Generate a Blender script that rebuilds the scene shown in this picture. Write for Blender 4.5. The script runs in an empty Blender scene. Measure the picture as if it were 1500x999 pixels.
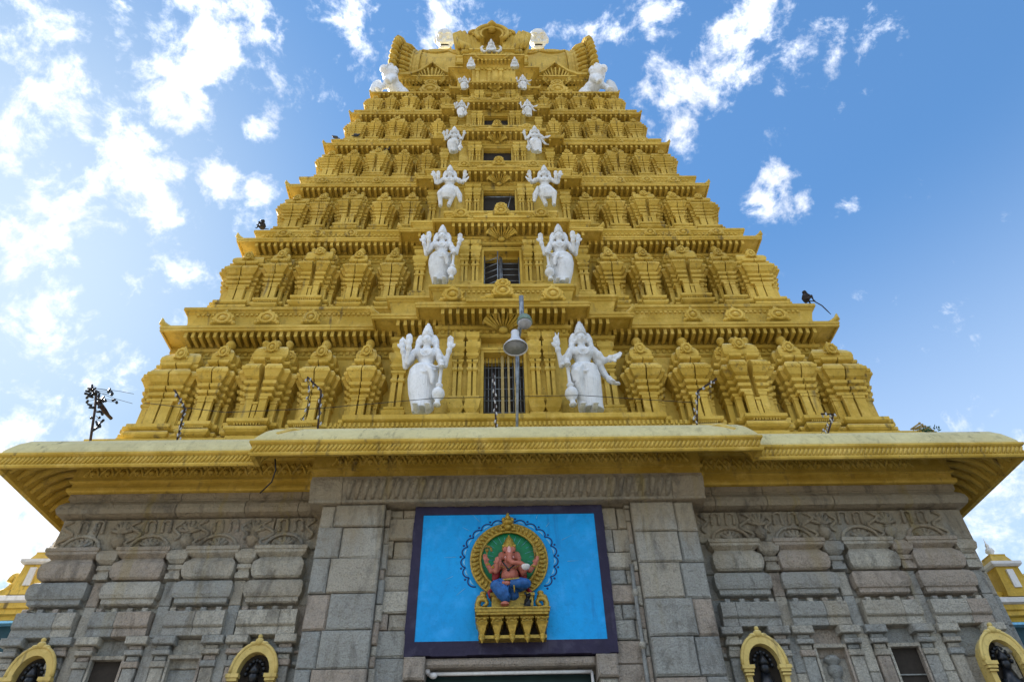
import bpy, math, random
from mathutils import Vector, Matrix
R = math.radians
random.seed(7)
SC = bpy.context.scene
COL = SC.collection

# ------------------------------------------------------------------ camera, sky, sun, exposure
PITCH, YAW, ROLL = R(42), R(1.6), R(-1.5)
CAM_LOC = Vector((-0.18, -12.0, 1.6))
fw = Vector((math.sin(YAW)*math.cos(PITCH), math.cos(YAW)*math.cos(PITCH), math.sin(PITCH)))
rt0 = Vector((math.cos(YAW), -math.sin(YAW), 0)); up0 = rt0.cross(fw)
rt = rt0*math.cos(ROLL) + up0*math.sin(ROLL); up = up0*math.cos(ROLL) - rt0*math.sin(ROLL)
camd = bpy.data.cameras.new('camera'); cam = bpy.data.objects.new('camera', camd); COL.objects.link(cam)
camd.sensor_width = 36; camd.lens = 24; camd.clip_start = .1; camd.clip_end = 5000
m = Matrix((rt, up, -fw)).transposed().to_4x4(); m.translation = CAM_LOC; cam.matrix_world = m
SC.camera = cam

def at(px, py, Y):
    """point of the place seen at a photo pixel, on the vertical plane at depth Y"""
    v = fw + rt*((px-750)/1000) - up*((py-499.5)/1000)
    t = (Y - CAM_LOC.y)/v.y
    return CAM_LOC + v*t
def direction(px, py):
    return (fw + rt*((px-750)/1000) - up*((py-499.5)/1000)).normalized()

SUN_AZ, SUN_EL = R(-50), R(36)        # azimuth from +Y towards +X
sun_dir = Vector((math.sin(SUN_AZ)*math.cos(SUN_EL), math.cos(SUN_AZ)*math.cos(SUN_EL), math.sin(SUN_EL)))
sd = bpy.data.lights.new('sun', 'SUN'); sd.energy = 4.0; sd.angle = R(.6); sd.color = (1, .94, .84)
so = bpy.data.objects.new('sun', sd); COL.objects.link(so)
so.rotation_euler = (-sun_dir).to_track_quat('-Z', 'Y').to_euler()
SC.view_settings.view_transform = 'Standard'; SC.view_settings.look = 'None'
SC.view_settings.exposure = 1.78; SC.view_settings.gamma = 1; SC.view_settings.use_curve_mapping = False

class NT:
    """small node-tree helper"""
    def __init__(s, tree): s.t = tree; s.n = tree.nodes; s.l = tree.links
    def add(s, typ, **kw):
        nd = s.n.new(typ)
        for k, v in kw.items(): setattr(nd, k, v)
        return nd
    def put(s, nd, idx, v):
        if hasattr(v, 'links') or isinstance(v, bpy.types.NodeSocket): s.l.new(v, nd.inputs[idx])
        elif v is not None: nd.inputs[idx].default_value = v
    def math(s, op, a, b=None, clamp=False):
        nd = s.add('ShaderNodeMath', operation=op, use_clamp=clamp); s.put(nd, 0, a)
        if b is not None: s.put(nd, 1, b)
        return nd.outputs[0]
    def vmath(s, op, a, b=None):
        nd = s.add('ShaderNodeVectorMath', operation=op); s.put(nd, 0, a)
        if b is not None: s.put(nd, 1, b)
        return nd.outputs[1] if op in ('DISTANCE', 'DOT_PRODUCT', 'LENGTH') else nd.outputs[0]
    def ramp(s, v, a, b, c=0., d=1., smooth=True):
        nd = s.add('ShaderNodeMapRange'); nd.interpolation_type = 'SMOOTHSTEP' if smooth else 'LINEAR'
        s.put(nd, 0, v)
        for i, q in enumerate((a, b, c, d)): nd.inputs[i+1].default_value = q
        return nd.outputs[0]
    def mix(s, f, a, b, blend='MIX'):
        nd = s.add('ShaderNodeMix', data_type='RGBA', blend_type=blend)
        s.put(nd, 0, f)
        for i, q in ((6, a), (7, b)):
            if isinstance(q, tuple): q = (*q, 1) if len(q) == 3 else q
            s.put(nd, i, q)
        return nd.outputs[2]
    def noise(s, vec, scale, detail=4, rough=.55, dist=0.):
        nd = s.add('ShaderNodeTexNoise'); s.put(nd, 0, vec)
        nd.inputs['Scale'].default_value = scale; nd.inputs['Detail'].default_value = detail
        nd.inputs['Roughness'].default_value = rough; nd.inputs['Distortion'].default_value = dist
        return nd.outputs[0]
    def scale(s, vec, xyz):
        return s.vmath('MULTIPLY', vec, xyz)

W = bpy.data.worlds.new('World'); SC.world = W; W.use_nodes = True
W.cycles.sampling_method = 'MANUAL'; W.cycles.sample_map_resolution = 512
w = NT(W.node_tree); w.n.clear()
sky = w.add('ShaderNodeTexSky', sky_type='NISHITA'); sky.sun_disc = False
sky.sun_elevation = SUN_EL; sky.sun_rotation = SUN_AZ; sky.altitude = 1000
sky.air_density = 1.0; sky.dust_density = .7; sky.ozone_density = 1.6
tc = w.add('ShaderNodeTexCoord').outputs['Generated']
# cloud field: patches of cumulus given by their directions in the sky, broken up by noise
BLOBS = [(60,70,.13,1.),(20,20,.1,.8),(110,150,.12,.95),(40,210,.1,.95),(170,250,.13,1.1),(110,300,.11,.95),(30,350,.11,.95),(60,470,.1,1.05),
         (290,60,.13,1.15),(260,150,.10,1.0),(370,40,.1,.95),(180,30,.06,.6),(375,180,.05,1.),(320,262,.06,1.),(380,275,.04,.85),(405,105,.05,.7),
         (500,30,.1,.8),(540,90,.10,.9),(470,120,.08,.75),(660,22,.10,.9),(570,45,.09,.75),(620,70,.07,.85),(900,60,.08,.85),
         (975,140,.09,1.05),(1000,195,.07,1.),(1060,90,.10,.95),(1140,90,.10,.85),(1120,40,.09,.8),(960,12,.07,.95),(1230,60,.11,.72),(1040,130,.07,.9),(1270,30,.08,.6),(1180,60,.08,.8),
         (1130,285,.065,1.05),(1165,290,.04,.85),(1240,300,.03,.8),(1470,770,.16,.95),(1420,720,.07,.8),(250,400,.09,.7),(60,600,.16,.9),(20,720,.2,1.2),(100,560,.12,.7),(370,330,.05,.5),
         (1135,188,.04,.7),(700,5,.08,.85)]
FILL_CLOUDS = [((-.45,-.55,.75),.75),((.2,-.5,.9),.6),((-.95,-.35,.45),.5),((.5,-.75,.6),.4)]   # unseen cloud banks overhead and behind the viewer, added to brighten the facade
acc = None
def add_blob(c, r, amp):
    global acc
    d = w.vmath('DISTANCE', tc, tuple(c))
    v = w.ramp(d, 0, r*1.25, amp, 0.)
    acc = v if acc is None else w.math('MAXIMUM', acc, v)
for px, py, r, amp in BLOBS: add_blob(direction(px, py), r*(.9), amp)
for c, r in FILL_CLOUDS: add_blob(Vector(c).normalized(), r, 1.0)
sep = w.add('ShaderNodeSeparateXYZ'); w.put(sep, 0, tc)
n1 = w.noise(tc, 13, 8, .64, .3); n2 = w.noise(tc, 42, 6, .62, .2)
nn = w.math('ADD', w.math('MULTIPLY', n1, .8), w.math('MULTIPLY', n2, .3))
dens = w.math('SUBTRACT', w.math('ADD', w.math('MULTIPLY', acc, .36), w.math('MULTIPLY', w.math('SUBTRACT', nn, .56), 1.7)), .25)
cl = w.ramp(dens, -.09, .27, 0, 1)
# bright veil round the sun, low on the left
veil = w.ramp(w.vmath('DISTANCE', tc, tuple(sun_dir)), .05, .55, .4, 0.)
low = w.ramp(sep.outputs[2], .35, .75, .45, 0.)
veil = w.math('MAXIMUM', veil, w.math('MULTIPLY', low, .9))
shade = w.ramp(w.noise(tc, 14, 4, .6), .35, .7, .82, 1.05)
lum = w.vmath('DOT_PRODUCT', sky.outputs[0], (.25, .5, .25))
sc1 = w.add('ShaderNodeVectorMath', operation='SCALE'); w.put(sc1, 0, sky.outputs[0]); w.put(sc1, 3, w.math('DIVIDE', 1.62, w.math('ADD', 1., w.math('MULTIPLY', lum, .95))))
skyb = w.mix(1., sc1.outputs[0], (.84, 1.10, 1.14), 'MULTIPLY')
gm = w.add('ShaderNodeGamma'); w.put(gm, 0, skyb); gm.inputs[1].default_value = 1.15; skyb = gm.outputs[0]
skyv = w.mix(veil, skyb, (3.3, 3.8, 4.4))
cc = w.add('ShaderNodeCombineColor')
fill_gain = w.ramp(w.vmath('DOT_PRODUCT', tc, (0, -.93, .37)), -.15, .5, 4.6, 12.)   # clouds behind the viewer made brightest, as added light for the shaded facade
shade = w.math('MULTIPLY', shade, fill_gain)
for i, k in enumerate((.97, .99, 1.04)): w.put(cc, i, w.math('MULTIPLY', shade, k))
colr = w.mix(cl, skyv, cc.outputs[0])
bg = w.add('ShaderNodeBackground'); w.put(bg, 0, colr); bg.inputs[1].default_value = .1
out = w.add('ShaderNodeOutputWorld'); w.l.new(bg.outputs[0], out.inputs[0])
SC.render.engine = 'CYCLES'
SC.cycles.max_bounces = 4; SC.cycles.diffuse_bounces = 2

# ------------------------------------------------------------------ materials
def mat(name):
    mm = bpy.data.materials.new(name); mm.use_nodes = True
    t = NT(mm.node_tree); b = mm.node_tree.nodes['Principled BSDF']
    return mm, t, b
def geom(t):
    g = t.add('ShaderNodeNewGeometry')
    return g.outputs['Position'], g.outputs['True Normal'], g.outputs['Random Per Island']
def bump(t, b, h, strength=.4, dist=.03):
    bp = t.add('ShaderNodeBump'); bp.inputs['Strength'].default_value = strength; bp.inputs['Distance'].default_value = dist
    t.put(bp, 'Height', h); t.l.new(bp.outputs[0], b.inputs['Normal'])

def plaster(name, c1, c2, dusty, dirt, dust_amt=.65, dirt_amt=.5, rough=.7, relief=None):
    mm, t, b = mat(name); P, N, RI = geom(t)
    base = t.mix(t.ramp(t.noise(P, .8, 5), .35, .65), c1, c2)
    fine = t.noise(P, 9, 6, .65)
    base = t.mix(t.ramp(fine, .45, .75, 0, .35), base, tuple(x*.62 for x in c2))
    oi = t.add('ShaderNodeObjectInfo')       # each cast piece was painted and has faded a little differently
    base = t.mix(1., base, t.mix(oi.outputs['Random'], (.86, .85, .80), (1.08, 1.07, 1.04)), 'MULTIPLY')
    sp = t.add('ShaderNodeSeparateXYZ'); t.put(sp, 0, N)
    upf = t.math('MULTIPLY', t.ramp(sp.outputs[2], .25, .8), t.ramp(t.noise(P, 3.5, 5), .2, .6, .35, dust_amt))
    base = t.mix(upf, base, dusty)
    base = t.mix(t.ramp(t.noise(P, 2.3, 6, .7), .5, .68, 0, .45), base, tuple(min(1, x*1.12+.05) for x in c1))
    mould = t.math('MULTIPLY', t.ramp(t.noise(P, 26, 4, .7), .58, .68), t.ramp(t.noise(P, 1.1, 4), .45, .65))
    base = t.mix(t.math('MULTIPLY', mould, dirt_amt), base, dirt)
    st = t.noise(t.scale(P, (5, 5, .7)), 1.3, 5, .6)
    patch = t.noise(P, .45, 3)
    stain = t.math('MULTIPLY', t.ramp(st, .53, .72), t.ramp(patch, .4, .65, .25, 1.))
    base = t.mix(t.math('MULTIPLY', stain, dirt_amt), base, dirt)
    h = t.math('ADD', t.noise(P, 14, 5), t.math('MULTIPLY', t.noise(P, 45, 3), .5))
    t.l.new(base, b.inputs['Base Color']); b.inputs['Roughness'].default_value = rough
    b.inputs['Specular IOR Level'].default_value = .25
    bump(t, b, h, .35, .03)
    return mm
M = {}
M['ochre'] = plaster('ochre_paint', (.68, .46, .085), (.52, .33, .042), (.74, .65, .34), (.11, .08, .04), .9, .85)
M['cream'] = plaster('pale_ochre_paint', (.66, .50, .17), (.58, .42, .13), (.70, .60, .32), (.15, .11, .06), .8, .8)
M['lime'] = plaster('weathered_limewash', (.64, .55, .27), (.54, .46, .23), (.64, .57, .34), (.17, .15, .09), .6, .85, .85)
M['white'] = plaster('white_statue_paint', (.82, .83, .86), (.76, .77, .80), (.84, .84, .82), (.33, .31, .27), .5, .7, .5)
M['hallwhite'] = plaster('white_plaster', (.78, .76, .74), (.70, .68, .68), (.76, .74, .7), (.35, .31, .28), .4, .5)
M['blue'] = plaster('blue_panel_paint', (.003, .33, .76), (.004, .28, .66), (.03, .32, .7), (.01, .13, .36), .2, .5, .5)
M['violet'] = plaster('dark_violet_paint', (.034, .028, .062), (.025, .02, .046), (.08, .07, .09), (.012, .01, .02), .3, .7)

def stone(name, grime=True):
    mm, t, b = mat(name); P, N, RI = geom(t)
    cr = t.add('ShaderNodeValToRGB'); t.put(cr, 0, RI)
    el = cr.color_ramp.elements
    cr.color_ramp.interpolation = 'CONSTANT'; el[0].color = (.36, .37, .365, 1); el[1].color = (.46, .41, .32, 1)
    for p, c in ((.14, (.31, .335, .345)), (.28, (.46, .455, .42)), (.42, (.41, .355, .31)), (.56, (.51, .50, .45)), (.7, (.35, .37, .37)), (.85, (.42, .40, .35))):
        e = el.new(p); e.color = (*c, 1)
    base = cr.outputs[0]
    base = t.mix(t.ramp(t.noise(P, 1.7, 6, .6), .4, .7, 0, .4), base, (.25, .245, .235))
    sp1 = t.noise(P, 38, 4, .7); sp2 = t.noise(P, 110, 2, .6)
    base = t.mix(t.ramp(sp1, .42, .7, .0, .6), base, (.15, .145, .15))
    base = t.mix(t.ramp(sp2, .58, .72, 0, .55), base, (.56, .55, .53))
    base = t.mix(1., base, (1.28, 1.21, 1.08), 'MULTIPLY')
    if grime:
        px = t.add('ShaderNodeSeparateXYZ'); t.put(px, 0, P)
        hz = t.math('ADD', px.outputs[2], t.math('MULTIPLY', t.math('SUBTRACT', t.noise(t.scale(P, (1.4, 1, .35)), 1.2, 5, .6), .5), 3.2))
        base = t.mix(t.ramp(hz, 6.7, 8.1, 0, .8), base, (.40, .305, .18))
        wash = t.noise(t.scale(P, (3.2, 1, .12)), 1., 4, .55)
        yel = t.math('MULTIPLY', t.ramp(wash, .57, .75), t.ramp(px.outputs[2], 4.8, 8.7, .05, .75))
        base = t.mix(yel, base, (.42, .31, .10))
        drk = t.noise(t.scale(P, (1.5, 1, .55)), 1.8, 7, .68, .5)
        base = t.mix(t.ramp(drk, .5, .7, 0, .55), base, (.085, .075, .06))
    t.l.new(base, b.inputs['Base Color']); b.inputs['Roughness'].default_value = .85
    h = t.math('ADD', t.math('MULTIPLY', sp1, .6), t.math('ADD', t.math('MULTIPLY', t.noise(P, 6, 7, .65, .4), 1.6), t.math('MULTIPLY', t.noise(P, 2.2, 4, .6, .6), 1.6)))
    bump(t, b, h, 1., .09)
    return mm
M['stone'] = stone('granite')
def plain(name, c, rough=.6, metal=0., var=.25, sc=12, emit=None):
    mm, t, b = mat(name); P, N, RI = geom(t)
    base = t.mix(t.ramp(t.noise(P, sc, 5), .3, .7), c, tuple(x*(1-var) for x in c))
    t.l.new(base, b.inputs['Base Color']); b.inputs['Roughness'].default_value = rough; b.inputs['Metallic'].default_value = metal
    b.inputs['Specular IOR Level'].default_value = .35
    return mm
M['gold'] = plain('gold_paint', (.52, .34, .055), .42, .35, .45, 20)
M['darkgold'] = plain('dark_gold_paint', (.36, .22, .04), .45, .3, .5, 25)
M['green'] = plain('green_disc_paint', (.004, .22, .075), .5, 0, .3, 8)
M['pink'] = plain('pink_skin_paint', (.50, .155, .10), .45, 0, .25, 14)
M['rose'] = plain('pale_pink_paint', (.78, .42, .40), .45, 0, .2, 14)
M['red'] = plain('red_cloth_paint', (.33, .02, .03), .5, 0, .4, 16)
M['dhoti'] = plain('blue_cloth_paint', (.02, .12, .36), .5, 0, .45, 16)
M['black'] = plain('black_paint', (.012, .013, .016), .35, 0, .3, 10)
M['idol'] = plain('black_stone_idol', (.012, .014, .018), .3, 0, .5, 14)
M['navy'] = plain('navy_line_paint', (.008, .03, .16), .5)
M['sky'] = plain('light_blue_paint', (.25, .60, .86), .5)
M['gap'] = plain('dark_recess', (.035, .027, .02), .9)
M['steel'] = plain('galvanised_steel', (.30, .33, .36), .42, .6, .4, 9)
M['rust'] = plain('rusty_iron', (.075, .045, .035), .7, .2, .5, 20)
M['shade'] = plain('white_lamp_enamel', (.66, .68, .72), .35, 0, .15, 4)
M['shade_in'] = plain('grey_lamp_inside', (.33, .34, .36), .4)
M['dome_g'] = plain('grey_green_metal', (.20, .27, .19), .4, .3, .3, 8)
M['dome_l'] = plain('opal_lamp_bowl', (.38, .37, .37), .25)
M['bulb'] = plain('pale_bulb_glass', (.55, .53, .5), .3)
M['shutter'] = plain('dark_green_metal', (.012, .042, .04), .45, 0, .35, 3)
M['teal'] = plain('dark_teal_wall', (.012, .06, .08), .6)
M['fur'] = plain('dark_brown_fur', (.04, .03, .024), .9, 0, .5, 20)
M['feather'] = plain('slate_feathers', (.055, .06, .075), .6, 0, .5, 30)
M['leaf'] = plain('green_leaf', (.03, .11, .035), .5, 0, .5, 30)
M['wire'] = plain('black_wire', (.02, .02, .02), .6)
M['wood'] = plain('dull_gold_bar', (.42, .30, .10), .6)
M['ground'] = plaster('grey_paving', (.25, .23, .205), (.21, .195, .17), (.25, .23, .205), (.2, .18, .16), .3, .5)

# ------------------------------------------------------------------ mesh helpers
class MB:
    def __init__(s): s.v = []; s.f = []; s.sm = []
    def face(s, idx, smooth=False): s.f.append(tuple(idx)); s.sm.append(smooth)
    def add(s, verts, faces, smooth=False):
        o = len(s.v); s.v.extend([tuple(p) for p in verts])
        for f in faces: s.face([i+o for i in f], smooth)
    def merge(s, other, mtx=None):
        o = len(s.v)
        s.v.extend([tuple(mtx @ Vector(p)) for p in other.v] if mtx else other.v)
        for f, q in zip(other.f, other.sm): s.face([i+o for i in (reversed(f) if mtx and mtx.determinant() < 0 else f)], q)
        return s
    def box(s, x0, x1, y0, y1, z0, z1):
        s.add([(x0,y0,z0),(x1,y0,z0),(x1,y1,z0),(x0,y1,z0),(x0,y0,z1),(x1,y0,z1),(x1,y1,z1),(x0,y1,z1)],
              [(3,2,1,0),(4,5,6,7),(0,1,5,4),(1,2,6,5),(2,3,7,6),(3,0,4,7)])
    def block(s, x0, x1, z0, z1, yf, yb, ch=.02, jit=0.):
        """dressed stone: front face with chamfered arrises"""
        j = lambda: random.uniform(-jit, jit)
        p = [(x0,yb,z0),(x1,yb,z0),(x1,yb,z1),(x0,yb,z1)]
        p += [(x0,yf+ch,z0),(x1,yf+ch,z0),(x1,yf+ch,z1),(x0,yf+ch,z1)]
        p += [(x0+ch+j(),yf+j()*.6,z0+ch+j()),(x1-ch+j(),yf+j()*.6,z0+ch+j()),(x1-ch+j(),yf+j()*.6,z1-ch+j()),(x0+ch+j(),yf+j()*.6,z1-ch+j())]
        s.add(p, [(8,9,10,11),(4,5,9,8),(5,6,10,9),(6,7,11,10),(7,4,8,11),(0,1,5,4),(1,2,6,5),(2,3,7,6),(3,0,4,7),(3,2,1,0)])
    def stack(s, poly, prof, flags=None, smooth=False):
        """mouldings: rectilinear plan, carried up through (outset, z) levels"""
        n = len(poly); flags = flags or [1]*n
        nr = []
        for i in range(n):
            a, b = poly[i], poly[(i+1) % n]; d = Vector((b[1]-a[1], a[0]-b[0])).normalized(); nr.append(d)
        vs = []
        for o, z in prof:
            for i in range(n):
                n1, n2 = nr[i-1]*flags[i-1], nr[i]*flags[i]
                q = Vector(poly[i]) + (n1*o if abs(nr[i-1].dot(nr[i])) > .99 else (n1+n2)*o)
                vs.append((q.x, q.y, z))
        fs = []
        for k in range(len(prof)-1):
            for i in range(n):
                j = (i+1) % n
                fs.append((k*n+i, k*n+j, (k+1)*n+j, (k+1)*n+i))
        fs.append(tuple(reversed(range(n)))); fs.append(tuple(range((len(prof)-1)*n, len(prof)*n)))
        s.add(vs, fs, smooth)
    def lathe(s, prof, c=(0,0,0), seg=12, sx=1., sy=1., smooth=True):
        vs = [(c[0]+r*sx*math.cos(2*math.pi*i/seg), c[1]+r*sy*math.sin(2*math.pi*i/seg), c[2]+z) for r, z in prof for i in range(seg)]
        fs = [(k*seg+i, k*seg+(i+1) % seg, (k+1)*seg+(i+1) % seg, (k+1)*seg+i) for k in range(len(prof)-1) for i in range(seg)]
        fs.append(tuple(reversed(range(seg)))); fs.append(tuple(range((len(prof)-1)*seg, len(prof)*seg)))
        s.add(vs, fs, smooth)
    def ell(s, c, r, mtx=None, seg=12, ring=8):
        r = (r, r, r) if not hasattr(r, '__len__') else r
        vs = [(0,0,-1)]; fs = []
        for k in range(1, ring):
            a = math.pi*k/ring
            for i in range(seg): b = 2*math.pi*i/seg; vs.append((math.sin(a)*math.cos(b), math.sin(a)*math.sin(b), -math.cos(a)))
        vs.append((0,0,1)); L = len(vs)-1
        for i in range(seg):
            j = (i+1) % seg
            fs.append((0, 1+j, 1+i)); fs.append((L, L-seg+i, L-seg+j))
            for k in range(ring-2): fs.append((1+k*seg+i, 1+k*seg+j, 1+(k+1)*seg+j, 1+(k+1)*seg+i))
        o = []
        for p in vs:
            q = Vector((p[0]*r[0], p[1]*r[1], p[2]*r[2]))
            if mtx: q = mtx @ q
            o.append(q+Vector(c))
        s.add(o, fs, True)
    def tube(s, pts, rad, seg=8, flat=1., closed=False):
        pts = [Vector(p) for p in pts]; n = len(pts)
        rad = rad if hasattr(rad, '__len__') else [rad]*n
        vs = []; prev = None
        for i, p in enumerate(pts):
            if closed: d = pts[(i+1) % n]-pts[i-1]
            else: d = pts[min(i+1, n-1)]-pts[max(i-1, 0)]
            d.normalize()
            if prev is None:
                prev = d.orthogonal().normalized() if abs(d.y) > .9 else Vector((0,1,0))
            u = (prev - d*prev.dot(d))
            u = u.normalized() if u.length > 1e-5 else d.orthogonal().normalized()
            prev = u; v = d.cross(u)
            for k in range(seg):
                a = 2*math.pi*k/seg; vs.append(p + u*(rad[i]*flat*math.cos(a)) + v*(rad[i]*math.sin(a)))
        fs = [(k*seg+i, k*seg+(i+1) % seg, ((k+1) % n)*seg+(i+1) % seg, ((k+1) % n)*seg+i) for k in range(n if closed else n-1) for i in range(seg)]
        if not closed: fs.append(tuple(reversed(range(seg)))); fs.append(tuple(range((n-1)*seg, n*seg)))
        s.add(vs, fs, True)
    def cap(s, p0, p1, r0, r1, seg=10):
        """tapered limb with round ends"""
        p0, p1 = Vector(p0), Vector(p1); s.tube([p0, p1], [r0, r1], seg); s.ell(p0, r0, None, seg, 6); s.ell(p1, r1, None, seg, 6)
    def plate(s, outline, y0, y1, smooth=False):
        """outline in XZ (counter-clockwise seen from the front), given real thickness in Y"""
        n = len(outline)
        vs = [(x, y0, z) for x, z in outline] + [(x, y1, z) for x, z in outline]
        s.add(vs, [tuple(range(n)), tuple(reversed(range(n, 2*n)))] + [((i+1) % n, i, n+i, n+(i+1) % n) for i in range(n)], smooth)
    def sweep(s, section, x0, x1, smooth=False):
        """section in YZ carried along X"""
        n = len(section)
        vs = [(x0, y, z) for y, z in section] + [(x1, y, z) for y, z in section]
        s.add(vs, [tuple(range(n)), tuple(reversed(range(n, 2*n)))] + [((i+1) % n, i, n+i, n+(i+1) % n) for i in range(n)], smooth)
    def mesh(s, name, material):
        me = bpy.data.meshes.new(name); me.from_pydata(s.v, [], s.f)
        me.polygons.foreach_set('use_smooth', s.sm)
        me.materials.append(material); me.update(); fixn(me); return me
    def build(s, name, material, parent=None, loc=(0,0,0), **kw):
        return link(name, s.mesh(name, material), parent, loc, **kw)
import bmesh
def fixn(me):
    b = bmesh.new(); b.from_mesh(me); bmesh.ops.recalc_face_normals(b, faces=b.faces); b.to_mesh(me); b.free()
def link(name, me, parent=None, loc=(0,0,0), rotz=0., scale=(1,1,1), label=None):
    o = bpy.data.objects.new(name, me); COL.objects.link(o); o.parent = parent
    o.location = loc; o.rotation_euler = (0,0,rotz); o.scale = scale
    if label: o['label'] = label
    return o
def thing(name, label, cat, loc=(0,0,0), rotz=0., scale=(1,1,1), group=None, data=None):
    o = link(name, data, None, loc, rotz, scale); o['label'] = label; o['category'] = cat
    if group: o['group'] = group
    return o
def tag(o, label, cat, group=None):
    o['label'] = label; o['category'] = cat
    if group: o['group'] = group
    return o
def fuse(mb, name, material, voxel, smooth=2):
    """join overlapping shapes into one continuous surface"""
    me = mb.mesh(name+'_raw', material); o = bpy.data.objects.new('raw', me); COL.objects.link(o)
    md = o.modifiers.new('r', 'REMESH'); md.mode = 'VOXEL'; md.voxel_size = voxel
    if smooth:
        sm = o.modifiers.new('s', 'SMOOTH'); sm.factor = .5; sm.iterations = smooth
    dg = bpy.context.evaluated_depsgraph_get(); dg.update()
    r = bpy.data.meshes.new_from_object(o.evaluated_get(dg)); r.name = name
    r.polygons.foreach_set('use_smooth', [True]*len(r.polygons)); r.materials.clear(); r.materials.append(material)
    bpy.data.objects.remove(o); bpy.data.meshes.remove(me); return r

# ------------------------------------------------------------------ ground
g = MB(); g.box(-1500, 1500, -1500, 1500, -.5, 0)
o = g.build('ground', M['ground']); o['kind'] = 'structure'; o['label'] = 'pale stone paving of the temple forecourt'

TOWER = thing('temple_tower', 'huge ochre yellow temple gateway tower of stacked tiers on a grey stone base', 'temple', (0, 6, 0))
TOWER_INV = Matrix.Translation((0, -6, 0))
def part(mb, name, m_, parent=None, label=None):
    """part of the tower whose mesh is given in world coordinates"""
    if parent is None: return mb.build(name, m_, TOWER, (0, -6, 0), label=label)
    return mb.build(name, m_, parent, label=label)

exec_base = True
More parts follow.
